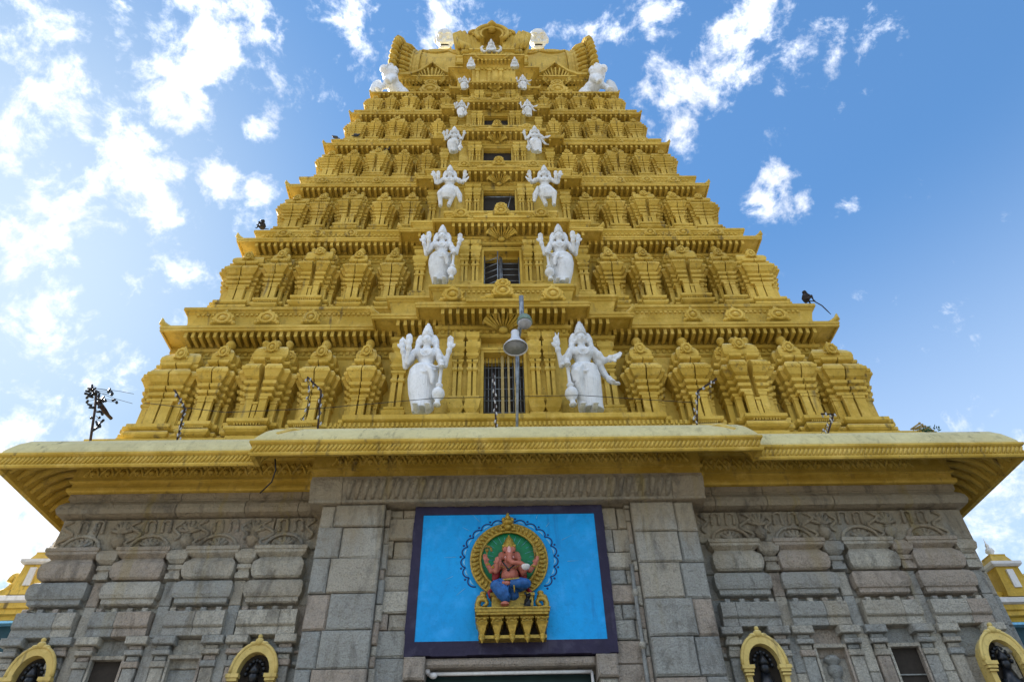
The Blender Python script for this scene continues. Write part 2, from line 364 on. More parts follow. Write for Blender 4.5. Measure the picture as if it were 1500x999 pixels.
# ------------------------------------------------------------------ stone base
WX, WY, BX, BY, BACK = 8.72, .4, 3.66, .06, 13.0
base = MB()
base.box(-WX+.1, -BX, WY+.14, BACK, 0, 8.6); base.box(BX, WX+.30, WY+.14, BACK, 0, 8.6)
base.box(-BX, -1.5, .5, BACK, 0, 8.6); base.box(1.5, BX, .5, BACK, 0, 8.6); base.box(-1.5, 1.5, .5, BACK, 5.3, 8.6)
UN = (4.33, 5.59, 6.90, 8.20)
WXL, WXR = WX, WX+.40
def rows(sg):
    WX = WXL if sg < 0 else WXR
    b = MB()
    S = lambda x0, x1: (min(sg*x0, sg*x1), max(sg*x0, sg*x1))
    def rect(x0, x1, y0, prof, yb=WY+.3):
        a, c = S(x0, x1); b.stack([(a, yb), (a, y0), (c, y0), (c, yb)], prof, [1, 1, 1, 0])
    def course(z0, z1, yf, cuts, ch=.012):
        for q0, q1 in zip(cuts, cuts[1:]):
            a, c = S(q0+.006, q1-.006); b.block(a, c, z0+.006, z1-.006, yf+random.uniform(-.012, .012), WY+.3, ch+.008, .009)
    # lower courses down to the ground, plain
    z = 0.0
    while z < 4.0:
        cuts = [BX]
        while cuts[-1] < WX-.7: cuts.append(min(cuts[-1]+random.uniform(.8, 1.4), WX))
        if cuts[-1] < WX: cuts.append(WX)
        course(z, z+.5, WY+.08, cuts); z += .5
    # pilaster zone 4.0 .. 5.86 : niches between paired pilasters
    for z0, z1 in ((4.0, 4.62), (4.62, 5.36), (5.36, 5.86)):
        cuts = [BX]
        for u in UN: cuts += [u-.5, u-.3, u+.3, u+.5]
        cuts += [WX]
        cuts = sorted(set(min(max(c, BX), WX) for c in cuts))
        course(z0, z1, WY+.10, [c for i, c in enumerate(cuts) if i == 0 or c-cuts[i-1] > .03])
    for k, u in enumerate(UN):
        for s2 in (-1, 1):
            xa = u+s2*.42
            for z0, z1 in ((4.0, 4.62), (4.62, 5.36)):
                a, c = S(xa-.11, xa+.11); b.block(a, c, z0+.004, z1-.004, WY-.02, WY+.3, .012, .003)
            # bracket steps under the slab
            for q, (w_, z0, z1, y_) in enumerate(((.13, 5.36, 5.46, -.05), (.10, 5.47, 5.55, -.02), (.15, 5.56, 5.64, -.07), (.11, 5.65, 5.72, -.03), (.19, 5.73, 5.86, -.10))):
                a, c = S(xa-w_, xa+w_); b.block(a, c, z0, z1, WY+y_, WY+.3, .012, .003)
                if q in (0, 2):
                    a, c = S(xa+s2*.15, xa+s2*.27); b.block(a, c, z0+.02, z1-.02, WY+.03, WY+.3, .01)
        # slim strip between units
        xs = u+.655
        if xs < WX-.05:
            a, c = S(xs-.10, xs+.10)
            for z0, z1 in ((4.0, 5.1), (5.1, 5.86), (5.86, 6.42), (6.42, 6.88)): b.block(a, c, z0+.004, z1-.004, WY+.02, WY+.3, .012, .003)
    course(5.86, 6.42, WY+.11, [BX, 4.9, 6.3, 7.5, WX]); course(6.42, 6.88, WY+.11, [BX, 5.2, 6.1, 7.7, WX])
    course(6.88, 7.5, WY+.10, [BX, 4.7, 5.9, 7.3, WX-.02]); course(7.5, 8.16, WY+.05, [BX, 4.6, 5.75, 7.1, 8.0, WX+.02])
    for u in UN:
        du = random.uniform(-.03, .03); u += du
        c1, c2 = u-.52, min(u+.52, WX+.06); sp = u+random.uniform(-.25, .25)
        # slab course with little dentils, each slab cut at one joint
        for (q0, q1) in ((c1, sp-.005), (sp+.005, c2)):
            a, c = S(q0, q1)
            b.stack([(a, WY+.3), (a, WY-.04), (c, WY-.04), (c, WY+.3)], [(.0, 5.87), (.012, 5.88), (.012, 6.0), (.0, 6.01), (.045, 6.03), (.06, 6.05), (.06, 6.27), (.045, 6.29), (0, 6.30)], [0, 1, 0, 0])
        for k in range(4):
            xd = c1+.12+k*.27; a, c = S(xd, xd+.1); b.block(a, c, 6.30, 6.38, WY-.02, WY+.3, .01)
        # cushion course
        c1, c2 = u-.47, min(u+.47, WX-.02); sp = u+random.uniform(-.3, .3)
        prof = [(-.03, 6.43), (.0, 6.45), (.0, 6.53), (.03, 6.54), (.055, 6.6), (.06, 6.7), (.05, 6.78), (.02, 6.83), (-.03, 6.865)]
        a, c = S(c1, c2); b.stack([(a, WY+.3), (a, WY-.05), (c, WY-.05), (c, WY+.3)], prof, [1, 1, 1, 0])
        # bell shaped course
        c1, c2 = u-.43, min(u+.43, WX-.05)
        a, c = S(c1, c2)
        prof = [(-.02, 6.89), (.02, 6.92), (.045, 7.0), (.05, 7.1), (.035, 7.18), (-.03, 7.26), (-.05, 7.3), (.02, 7.34), (.05, 7.36), (.05, 7.41), (.07, 7.42), (.07, 7.48), (.05, 7.5)]
        b.stack([(a, WY+.3), (a, WY-.08), (c, WY-.08), (c, WY+.3)], prof, [1, 1, 1, 0])
        # mushroom piece between
        xs = u+.65
        if xs < WX:
            a, c = S(xs-.10, min(xs+.10, WX))
            b.stack([(a, WY+.3), (a, WY-.02), (c, WY-.02), (c, WY+.3)], [(.03, 6.9), (.03, 7.0), (.0, 7.01), (.0, 7.07), (.03, 7.08), (.03, 7.16), (-.02, 7.18), (.02, 7.2), (.08, 7.26), (.1, 7.36), (.07, 7.44), (.0, 7.48)], [1, 1, 1, 0])
    # carved frieze 7.5 .. 8.16
    y = WY+.03
    for u in UN:
        if u > 8.5: continue
        X = lambda q: sg*(u+q)
        arc = [(X(.36*math.cos(t)), y, 7.52+.27*math.sin(t)) for t in [math.pi*k/12 for k in range(13)]]
        b.tube(arc, .035, 6)
        for t in (.5, 1.05, 1.57, 2.09, 2.64):
            b.cap((X(0), y, 7.56), (X(.17*math.cos(t)), y, 7.56+.14*math.sin(t)), .018, .04, 6)
        b.ell((X(0), y, 7.58), (.06, .06, .05))
        for k, q in enumerate((-.3, -.15, 0., .15)):
            hh = .20+.04*math.sin(k*2+u)
            b.cap((X(q), y, 7.88), (X(q+.02), y, 7.88+hh), .035, .022, 6)
            if k % 2: b.tube([(X(q-.15), y, 8.04), (X(q-.10), y, 8.10), (X(q-.03), y, 8.11), (X(q+.02), y, 8.05)], .022, 5)
        b.tube([(X(.36+.12*math.sin(t*3)), y, 7.55+.17*t) for t in [k*.25 for k in range(14)]], .032, 6)
        if u > 7.8: continue
        b.lathe([(.05, 0), (.12, .1), (.14, .18), (.06, .24), (.09, .27), (.0, .28)], (X(.63), y+.03, 7.54), 10)
        for t in (.3, .8, 1.3, 1.8, 2.3, 2.8):
            b.cap((X(.63), y, 7.84), (X(.63+.18*math.cos(t)), y, 7.84+.22*math.sin(t)), .02, .045, 6)
        b.tube([(X(-.45-.07*math.sin(t*2)), y, 7.7+.1*t) for t in [k*.3 for k in range(14)]], .03, 6)
    # rounded cornice in three stones, stained under the paint
    cuts = [BX, 4.15, 5.2, 6.55, WX+.02]
    for q0, q1 in zip(cuts, cuts[1:]):
        a, c = S(q0+.007, q1-.007); e = 1 if q1 > WX else 0
        b.stack([(a, WY+.3), (a, WY+.0), (c, WY+.0), (c, WY+.3)], [(.02, 8.18), (.12, 8.2), (.15, 8.28), (.13, 8.38), (.07, 8.46), (.02, 8.5), (.02, 8.53), (.05, 8.54), (.05, 8.66), (0, 8.67)],
                [e if sg < 0 else 0, 1, e if sg > 0 else 0, 0])
    return b
base.merge(rows(-1)); base.merge(rows(1))
# side and back faces of the base: plain coursed stone
z = 0.
while z < 8.4:
    for sg in (-1, 1):
        y = WY+.35
        while y < BACK-.5:
            l = min(random.uniform(.9, 1.6), BACK-y); x = sg*((WXL if sg < 0 else WXR)-.02)
            base.box(min(x, x-sg*.2), max(x, x-sg*.2), y+.006, y+l-.006, z+.006, z+.53); y += l
    z += .536
# rubble jambs beside the painted panel
for sg in (-1, 1):
    z = 0.0
    while z < 8.1:
        h = random.choice((.28, .34, .40, .46)); h = min(h, 8.1-z)
        cuts = [1.72 if z < 5.3 else 1.6, 2.36]
        if random.random() < .45: cuts.insert(1, random.uniform(1.95, 2.2))
        for q0, q1 in zip(cuts, cuts[1:]):
            a, c = sorted((sg*q0, sg*q1)); base.block(a+.008, c-.008, z+.008, z+h-.008, .10+random.uniform(-.035, .03), .6, .03, .02)
        z += h
BASE = part(base, 'stone_base', M['stone'])

for sg in (-1, 1):
    p = MB(); z = 0.
    seam = sg*3.25
    while z < 8.12:
        h = min(random.uniform(.58, .68), 8.12-z); 
        if 8.12-z-h < .25: h = 8.12-z
        zr = (z+h/2)/8.; x_out = 3.47+.12*zr
        s1 = 3.2+random.uniform(-.12, .12)
        for q0, q1, yf in ((2.36, s1, -.10), (s1, x_out, -.085)):
            a, c = sorted((sg*q0, sg*q1)); p.block(a+.007, c-.007, z+.007, z+h-.007, yf+random.uniform(-.025, .025), .55, .03, .014)
        z += h
    z = 0.     # narrow broken strip in the inner corner
    while z < 8.05:
        h = min(random.uniform(.18, .5), 8.1-z); x0 = sg*2.36; x1 = sg*(2.28-random.uniform(0, .05))
        p.block(min(x0, x1), max(x0, x1)-.004, z+.006, z+h-.006, .02+random.uniform(-.03, .03), .55, .02, .01); z += h
    if sg > 0:
        p.tube([(2.235, .03, 0), (2.235, .03, 6.9)], .035, 8)
        for zz in (1, 2.4, 4.1, 5.4, 6.3): p.lathe([(.03, 0), (.06, .04), (.06, .1), (.03, .14)], (2.235, .03, zz), 8)
    part(p, 'bay_pilaster', M['stone'], BASE)
bm_ = MB()
for q0, q1 in ((-3.84, -3.22), (-3.21, 3.2), (3.21, 3.84)):
    bm_.stack([(q0, .55), (q0, -.12), (q1, -.12), (q1, .55)], [(.0, 8.13), (.03, 8.14), (.03, 8.19), (.0, 8.2), (.02, 8.24), (.09, 8.36), (.13, 8.5), (.14, 8.57), (.10, 8.6), (.10, 8.66), (0, 8.67)], [0, 1, 0, 0])
x = -3.1
while x < 3.12:      # carved petals on the curved beam
    bm_.tube([(x, -.13, 8.22), (x+.02, -.2, 8.34), (x+.05, -.25, 8.48), (x+.10, -.265, 8.565)], [.03, .05, .06, .035], 6); x += .155
part(bm_, 'lintel_beam', M['stone'], BASE)
for sg in (-1, 1):
    c_ = MB(); a, c = sorted((sg*1.43, sg*1.78))
    c_.block(a, c, 4.98, 5.34, -.04, .6, .03, .01); c_.block(a+.03, c-.03, 4.75, 4.975, .02, .6, .03, .01); c_.block(a+.05, c-.05, 0, 4.745, .14, .6, .02, .01)
    part(c_, 'door_corbel', M['stone'], BASE)
dl = MB(); dl.block(-1.43, 1.43, 5.2, 5.34, .08, .6, .03, .01); part(dl, 'door_lintel', M['stone'], BASE)
# dark square niches and blind panels in the pilaster zone
for sg, k, nm in ((-1, 2, 'niche'), (1, 2, 'niche'), (-1, 1, 'blind_panel'), (1, 1, 'blind_panel')):
    n_ = MB(); u = sg*UN[k]; 
    n_.box(u-.29, u-.25, WY-.01, WY+.3, 4.45, 5.5); n_.box(u+.25, u+.29, WY-.01, WY+.3, 4.45, 5.5)
    n_.box(u-.29, u+.29, WY-.02, WY+.3, 5.5, 5.56); n_.box(u-.29, u+.29, WY-.02, WY+.3, 4.38, 4.45)
    if nm == 'blind_panel' and sg > 0:
        n_.lathe([(.06, 0), (.1, .06), (.05, .12), (.13, .2), (.13, .3), (.07, .34), (.16, .4), (.1, .48), (.05, .5)], (u, WY+.10, 4.9), 10)
    if nm == 'niche': n_.box(u-.25, u+.25, WY+.06, WY+.08, 5.05, 5.07)
    part(n_, nm, M['stone'], BASE)
    if nm == 'niche':
        q = MB(); q.box(u-.248, u+.248, WY+.085, WY+.095, 4.452, 5.498); part(q, 'niche_back', M['gap'], BASE)

# yellow arched windows with black idols
def arch_outline(hw, h0, h1, n=12, cusp=0.):
    pts = [(-hw, h0), (hw, h0)]
    for k in range(n+1):
        t = math.pi*k/n; r = 1+cusp*abs(math.sin(t*4.5)); pts.append((hw*math.cos(t)*r, h1+hw*1.3*math.sin(t)*r))
    return pts
for sg, u in ((-1, UN[0]), (1, UN[0]), (-1, 8.04), (1, 8.50)):
    f = MB(); x0 = sg*u
    o_ = arch_outline(.36, 3.9, 5.21); i_ = arch_outline(.27, 3.9, 5.2, 12)
    n = len(o_)
    for a in range(1, n-1):
        quad = [o_[a], o_[a+1], i_[a+1], i_[a]]
        f.plate([(x0+q[0], q[1]) for q in quad], WY-.14, WY+.25)
    f.plate([(x0+q[0], q[1]) for q in (o_[-1], o_[0], i_[0], i_[-1])], WY-.14, WY+.25)
    for s2 in (-1, 1):     # capitals and bases of the jambs
        for z0, z1, e in ((5.08, 5.13, .05), (5.13, 5.19, .08), (5.03, 5.06, .03), (3.9, 4.02, .05)):
            xx = x0+s2*.315; f.box(xx-.05-e*.7, xx+.05+e*.7, WY-.16-e*.6, WY-.1, z0, z1)
    f.tube([(x0+.385*math.cos(t), WY-.13, 5.21+.49*math.sin(t)) for t in [math.pi*k/14 for k in range(15)]], .03, 6)
    f.ell((x0, WY-.13, 5.72), (.075, .06, .065)); f.ell((x0, WY-.13, 5.80), (.04, .05, .045))
    for s2 in (-1, 1): f.ell((x0+s2*.09, WY-.12, 5.69), (.07, .05, .04))
    fr = part(f, 'arched_window', M['cream'])
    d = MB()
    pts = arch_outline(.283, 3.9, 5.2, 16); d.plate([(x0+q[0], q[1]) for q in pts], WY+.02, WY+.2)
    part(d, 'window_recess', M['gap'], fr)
    i2 = MB()
    i2.tube([(x0, WY-.03, 4.0), (x0, WY-.03, 4.6), (x0, WY-.05, 4.85), (x0, WY-.05, 5.1)], [.2, .19, .16, .08], 10, .5)
    i2.ell((x0, WY-.06, 5.16), (.085, .08, .1)); i2.lathe([(.09, 0), (.08, .06), (.05, .12), (.0, .2)], (x0, WY-.06, 5.22), 8)
    for s2 in (-1, 1): i2.tube([(x0+s2*.13, WY-.05, 4.92), (x0+s2*.21, WY-.08, 4.72), (x0+s2*.13, WY-.12, 4.6)], [.05, .045, .04], 6)
    for k in range(9):
        t = math.pi*k/8; i2.ell((x0+.15*math.cos(t), WY-.03, 5.22+.22*math.sin(t)), .04, None, 6, 4)
    for q in range(5): i2.tube([(x0-.15+.0*q, WY-.12, 4.75-q*.12), (x0, WY-.15, 4.68-q*.12), (x0+.15, WY-.12, 4.75-q*.12)], .022, 5)
    part(i2, 'idol', M['idol'], fr)

# ------------------------------------------------------------------ great eave of the base
plan = [(-WX, BACK), (-WX, WY), (-3.8, WY), (-3.8, BY), (3.8, BY), (3.8, WY), (WXR, WY), (WXR, BACK)]
fa = MB()
fa.stack(plan, [(.0, 8.665), (.12, 8.67), (.14, 8.70), (.14, 8.76), (.09, 8.79), (.09, 8.88), (.15, 8.90), (.15, 8.93), (.12, 8.95), (.12, 9.36), (.2, 9.38), (.2, 9.44), (.05, 9.46), (.05, 9.7), (0, 9.71)])
x = -WX+.1       # lozenge frieze
while x < WX-.3:
    yy = (BY if abs(x+.15) < 3.7 else WY)-.122
    if not (3.55 < abs(x+.15) < 3.95):
        fa.tube([(x, yy, 9.02), (x+.15, yy, 9.28), (x+.3, yy, 9.02)], .034, 5); fa.tube([(x+.15, yy, 9.02), (x, yy, 9.28)], .026, 5)
        fa.ell((x+.15, yy, 9.1), (.06, .045, .06), None, 6, 4); fa.ell((x+.28, yy, 9.22), (.05, .04, .05), None, 6, 4)
    x += .3
part(fa, 'painted_fascia', M['ochre'])
ev = MB()
ev.stack(plan, [(.05, 9.44), (.3, 9.45), (.55, 9.34), (.8, 9.10), (.95, 8.84), (.98, 8.69), (1.06, 8.67), (1.08, 8.70), (1.08, 8.73), (1.05, 8.75), (1.05, 8.90), (1.09, 8.92), (1.11, 8.94), (1.11, 8.98), (1.05, 8.985), (.985, 8.99), (.83, 9.12), (.57, 9.36), (.3, 9.457), (.05, 9.46)])
def rope(p0, p1, step=.085):
    p0, p1 = Vector(p0), Vector(p1); n = max(1, int((p1-p0).length/step)); d = (p1-p0)/n; u_ = d.normalized()
    for k in range(n):
        a = p0+d*k; ev.tube([a+Vector((0, 0, -.065)), a+u_*step*.9+Vector((0, 0, .065))], .03, 5)
O_ = 1.055
rope((-WX-O_, WY-O_, 8.825), (-3.8-O_, WY-O_, 8.825)); rope((3.8+O_, WY-O_, 8.825), (WXR+O_, WY-O_, 8.825)); rope((-3.8-O_, BY-O_, 8.825), (3.8+O_, BY-O_, 8.825))
for sg in (-1, 1):
    WX = WXL if sg < 0 else WXR; rope((sg*(WX+O_), WY-O_, 8.825), (sg*(WX+O_), BACK, 8.825))
    # curved ribs under the side eave and the bay ends
    yy = WY-.5
    while yy < BACK-1:
        ev.tube([(sg*(WX+.08), yy+.1, 9.38), (sg*(WX+.35), yy+.02, 9.38), (sg*(WX+.6), yy-.1, 9.25), (sg*(WX+.82), yy-.2, 9.03), (sg*(WX+.96), yy-.24, 8.77)], [.05, .07, .08, .07, .04], 6)
        yy += .26
    for k in range(2):
        yy = BY-.85+k*.24
        ev.tube([(sg*3.95, yy+.1, 9.38), (sg*4.2, yy+.02, 9.38), (sg*4.45, yy-.05, 9.22), (sg*4.68, yy-.08, 8.99), (sg*4.8, yy-.08, 8.77)], [.05, .07, .08, .07, .04], 6)
EAVE = part(ev, 'great_eave', M['ochre'])
et = MB()
et.stack(plan, [(.1, 9.48), (.3, 9.462), (.6, 9.37), (.84, 9.14), (.99, 9.02), (1.04, 8.825), (1.06, 9.0), (1.05, 9.06), (1.0, 9.16), (.92, 9.30), (.80, 9.44), (.6, 9.56), (.3, 9.64), (-.4, 9.70), (-.6, 9.71)])
part(et, 'eave_top', M['lime'], EAVE)

# ------------------------------------------------------------------ tower tiers
def CX(z): return -.0125*(z-11)-(.05 if z < 11 else 0)
ZF = (10.18, 14.81, 18.90, 22.61, 25.91, 28.87, 31.42)         # floors
ZL = (13.84, 18.12, 21.76, 25.28, 28.40, 31.00)                # eave lips
LY = (.94, 1.55, 2.13, 2.69, 3.16, 3.60)                       # lip fronts
LA = (8.86, 8.13, 7.45, 6.80, 6.25, 5.72)                      # lip half widths
FY = (.61, 1.20, 1.84, 2.39, 2.89, 3.29)                       # ledge fronts
FA = (9.12, 8.55, 7.79, 7.15, 6.56, 6.08)
SZ = (1., .9, .8, .74, .68, .6)
B1L = (2.05, 1.93, 1.86, 1.77, 1.53, 1.36); B2L = (3.27, 3.04, 2.82, 2.53, 2.25, 2.0)
WIN = ((.56, 11.19, 13.17), (.58, 16.19, 17.59), (.57, 20.77, 21.76), (.56, 24.78, 25.5), (.53, 28.0, 28.6), (.47, 30.9, 31.3))
WIN = ((.56, 10.75, 12.75), (.59, 15.6, 17.3), (.59, 19.7, 21.15), (.58, 23.4, 24.65), (.54, 26.6, 27.85), (.48, 29.6, 30.5))
YM = 7.2                                                       # middle of the tower's depth
def tier_plan(a, yf, b2, p2, b1, p1, cx, notch=None, ext=0.):
    yb = 2*YM-yf
    pts = [(-a, yb), (-a, yf), (-b2, yf), (-b2, yf-p2), (-b1, yf-p2), (-b1, yf-p1)]
    if notch: pts += [(-notch[0], yf-p1), (-notch[0], yf-p1+notch[1]), (notch[0], yf-p1+notch[1]), (notch[0], yf-p1)]
    pts += [(b1, yf-p1), (b1, yf-p2), (b2, yf-p2), (b2, yf), (a+ext, yf), (a+ext, yb)]
    return [(x+cx, y) for x, y in pts]

# ---- shrine models, one per kind (metres of the lowest tier: width w, depth .82, height 3.05)
CORB = [(-.02, .40), (.02, .403), (.03, .425), (-.05, .43), (-.05, .445), (.05, .452), (.06, .478), (-.03, .484), (-.03, .50), (.08, .508), (.10, .532), (.0, .54), (.0, .556), (.10, .572),
        (.14, .59), (.19, .612), (.225, .620), (.225, .645), (.18, .655), (.15, .675), (.07, .695), (-.08, .70), (-.08, .735), (.04, .742), (.06, .75), (.06, .768), (.0, .77)]
BASEP = [(.10, 0), (.13, .01), (.13, .035), (.04, .04), (.04, .055), (.16, .065), (.22, .08), (.22, .10), (.15, .115), (.05, .12), (.05, .132), (.15, .138), (.20, .146), (.20, .172), (.06, .18), (.04, .2), (.0, .205)]
H_ = 3.05
def sc_prof(p, k=1.): return [(o*k, z*H_) for o, z in p]
def kudu(mb, c, r, y0, y1, knob=True):
    """horseshoe arch with flame tip"""
    x, z = c
    o = []
    for k in range(17):
        t = -.55+ (math.pi+1.1)*k/16
        rr = r*(1+.10*math.sin(k*2.4))
        o.append((x+rr*math.cos(t), z+rr*math.sin(t)))
    mb.plate(o, y0, y1)
    mb.tube([(x+r*.66*math.cos(t), y0-.01, z+r*.66*math.sin(t)) for t in [2*math.pi*k/12 for k in range(12)]], r*.15, 5, closed=True)
    if knob: mb.ell((x, y0-.02, z), (r*.34, r*.22, r*.34), None, 8, 5)
    mb.lathe([(r*.3, 0), (r*.36, r*.15), (r*.16, r*.35), (r*.2, r*.45), (0, r*.7)], (x, (y0+y1)/2, z+r*.9), 8)
    for s in (-1, 1): mb.ell((x+s*r*1.02, (y0+y1)/2, z-r*.45), (r*.28, abs(y1-y0)*.5, r*.24), None, 6, 5)
def shrine(kind):
    b = MB(); D = .82
    w_ = {'kuta': 1.12, 'shala': 1.54, 'corner': 1.5}[kind]; h = w_/2
    if kind != 'corner':
        st = [(.27*w_, D), (.39*w_, D*.74), (.5*w_, D*.46)]
        def half(s0, extra=0.):
            # plan of the right half, from the slot outwards
            return [(s0, 0), (s0, -st[0][1]), (st[0][0], -st[0][1]), (st[0][0], -st[1][1]), (st[1][0], -st[1][1]), (st[1][0], -st[2][1]), (st[2][0], -st[2][1]), (st[2][0], 0)]
        full = [(-q[0], q[1]) for q in reversed(half(0)[2:])]
        pl = [(-st[2][0], 0), (-st[2][0], -st[2][1]), (-st[1][0], -st[2][1]), (-st[1][0], -st[1][1]), (-st[0][0], -st[1][1]), (-st[0][0], -D), (st[0][0], -D), (st[0][0], -st[1][1]), (st[1][0], -st[1][1]), (st[1][0], -st[2][1]), (st[2][0], -st[2][1]), (st[2][0], 0)]
        b.stack(pl, sc_prof(BASEP), [1]*11+[0])
        s0 = .022 if kind == 'kuta' else .09
        for sg in (-1, 1):
            hp = [(sg*x, y) for x, y in half(s0)]; fl = [0, 1, 1, 1, 1, 1, 1, 0]
            if sg < 0: hp = [hp[0]]+list(reversed(hp[1:])); hp = hp[1:]+hp[:1]; fl = [1, 1, 1, 1, 1, 1, 0, 0]
            b.stack(hp, sc_prof(CORB), fl)
            # pilasters
            for x0, x1, yy in ((s0+.01, .21*w_, D), (.235*w_, .36*w_, D*.74), (.385*w_, .5*w_, D*.46)):
                a, c = sorted((sg*x0, sg*x1))
                b.box(a, c, -yy, -yy+.12, .2*H_, .41*H_); b.box(a-.015, c+.015, -yy-.018, -yy+.1, .375*H_, .40*H_); b.box(a-.012, c+.012, -yy-.015, -yy+.1, .204*H_, .23*H_)
            a, c = sorted((sg*s0, sg*.47*w_)); b.box(a, c, -D*.38, 0, .2*H_, .41*H_)
            for q in range(3):       # little carved nubs along the cornice and bead rows on the foot
                xq = sg*(s0+.05+q*(.27*w_-s0-.0)/3); b.ell((xq+sg*.03, -D-.215, .632*H_), (.042, .035, .045), None, 6, 4); b.ell((xq+sg*.03, -D-.10, .60*H_), (.03, .04, .025), None, 6, 4)
            b.ell((sg*.35*w_, -D*.74-.215, .632*H_), (.045, .035, .045), None, 6, 4); b.ell((sg*.46*w_, -D*.46-.215, .632*H_), (.045, .035, .045), None, 6, 4)
            for q in range(5): b.box(sg*(.03+q*.055*w_)-.016, sg*(.03+q*.055*w_)+.016, -D-.17, -D, .122*H_, .136*H_)
            for xq, yq in ((.31*w_, D*.74), (.44*w_, D*.46)): b.box(sg*xq-.03, sg*xq+.03, -yq-.12, -yq+.05, .12*H_, .137*H_)
        b.box(-.12, .12, -D+.22, 0, .2*H_, .77*H_)          # back of the slot
        if kind == 'shala':
            b.box(-.06, .06, -D-.0, -D+.2, .2*H_, .33*H_); b.box(-.085, .085, -D-.02, -D+.2, .33*H_, .35*H_)
        # roof
        if kind == 'kuta':
            rp = [(-h*.74, 0), (-h*.74, -D*.45), (-h*.55, -D*.45), (-h*.55, -D*.78), (h*.55, -D*.78), (h*.55, -D*.45), (h*.74, -D*.45), (h*.74, 0)]
            b.stack(rp, sc_prof([(-.10, .768), (-.02, .775), (-.02, .79), (.04, .80), (.07, .82), (.07, .85), (.03, .885), (-.05, .92), (-.15, .95), (-.22, .962)]), [1]*7+[0])
            kudu(b, (0, .875*H_), .2, -D*.78-.12, -D*.78+.1)
            b.lathe([(.04, 0), (.12, .03), (.06, .07), (.14, .12), (.18, .2), (.14, .28), (.05, .33), (.03, .4), (0, .43)], (0, -D*.50, .95*H_), 10)
        else:
            rp = [(-h*.86, 0), (-h*.86, -D*.5), (-h*.62, -D*.5), (-h*.62, -D*.8), (h*.62, -D*.8), (h*.62, -D*.5), (h*.86, -D*.5), (h*.86, 0)]
            b.stack(rp, sc_prof([(-.10, .768), (-.02, .775), (-.02, .79), (.05, .80), (.08, .82), (.08, .86), (.03, .90), (-.06, .935), (-.16, .96), (-.22, .965)]), [1]*7+[0])
            kudu(b, (0, .89*H_), .2, -D*.8-.12, -D*.8+.1); 
            for sg in (-1, 1): kudu(b, (sg*h*.72, .865*H_), .15, -D*.55-.08, -D*.5+.1); b.ell((sg*h*.40, -D*.8-.02, .87*H_), (.09, .07, .11), None, 8, 5)
            for q in (-.4, .0, .4): b.lathe([(.04, 0), (.1, .03), (.05, .06), (.12, .12), (.14, .17), (.1, .23), (.03, .27), (0, .34)], (q, -D*.5, .95*H_), 8)
    else:
        Rr = h
        q1, q2 = .30*w_, .41*w_
        R1, R2 = Rr, Rr-.13
        pl = []
        corner = [(q1, -R1), (q1, -R2-.0), (q2, -R2), (q2, -q2), (R2, -q2), (R2, -q1), (R1, -q1)]
        def rotp(p, k):
            x, y = p
            for _ in range(k): x, y = -y, x
            return (x, y)
        for k in range(4):
            pl += [rotp(p, k) for p in corner]
        b.stack(pl, sc_prof(BASEP))
        s0 = .022
        quad = [(s0, -s0), (s0, -R1)]+corner+[(R1, -s0)]
        for k in range(4):
            b.stack([rotp(p, k) for p in quad], sc_prof(CORB), [0]+[1]*8+[0])
            for (x0, y0, sx, sy) in ((s0+.01, -R1, .2*w_, .13), (.24*w_, -R2, .15*w_, .13), (R2-.13, -.39*w_, .13, .15*w_), (R1-.13, -.21*w_, .13, .19*w_)):
                c4 = [rotp((x0, y0), k), rotp((x0+sx, y0+sy), k)]
                xa, xb = sorted((c4[0][0], c4[1][0])); ya, yb = sorted((c4[0][1], c4[1][1]))
                b.box(xa, xb, ya, yb, .2*H_, .41*H_); b.box(xa-.015, xb+.015, ya-.015, yb+.015, .375*H_, .4*H_)
        b.box(-R1+.2, R1-.2, -R1+.2, R1-.2, .2*H_, .77*H_)
        rr = h*.80
        b.stack([(-rr, rr), (-rr, -rr), (rr, -rr), (rr, rr)], sc_prof([(-.12, .768), (-.04, .775), (-.04, .79), (.02, .80), (.05, .82), (.04, .855), (-.03, .89), (-.13, .92), (-.26, .95), (-.38, .965)]))
        for k in range(4):
            t_ = MB(); kudu(t_, (0, .87*H_), .2, -rr-.14, -rr+.1); b.merge(t_, Matrix.Rotation(k*math.pi/2, 4, 'Z'))
        b.lathe([(.1, 0), (.2, .04), (.1, .08), (.16, .16), (.16, .22), (.06, .3), (.03, .4), (0, .46)], (0, 0, .935*H_), 10)
    return b
SHR = {k: shrine(k).mesh('pavilion_'+k, M['ochre']) for k in ('kuta', 'shala', 'corner')}
LAY = (('kuta', .10, .175), ('kuta', .285, .18), ('shala', .49, .25), ('kuta', .69, .185), ('corner', .872, .24))

md = MB(); kudu(md, (0, .26), .27, -.10, .06); MEDAL = md.mesh('medallion', M['ochre'])
md = MB(); kudu(md, (0, .40), .36, -.12, .1); kudu(md, (0, .78), .26, -.16, .1)
for sg in (-1, 1): md.ell((sg*.48, 0, .2), (.2, .1, .17), None, 8, 6); md.ell((sg*.68, 0, .12), (.14, .09, .11), None, 8, 6)
CREST = md.mesh('crest', M['ochre'])

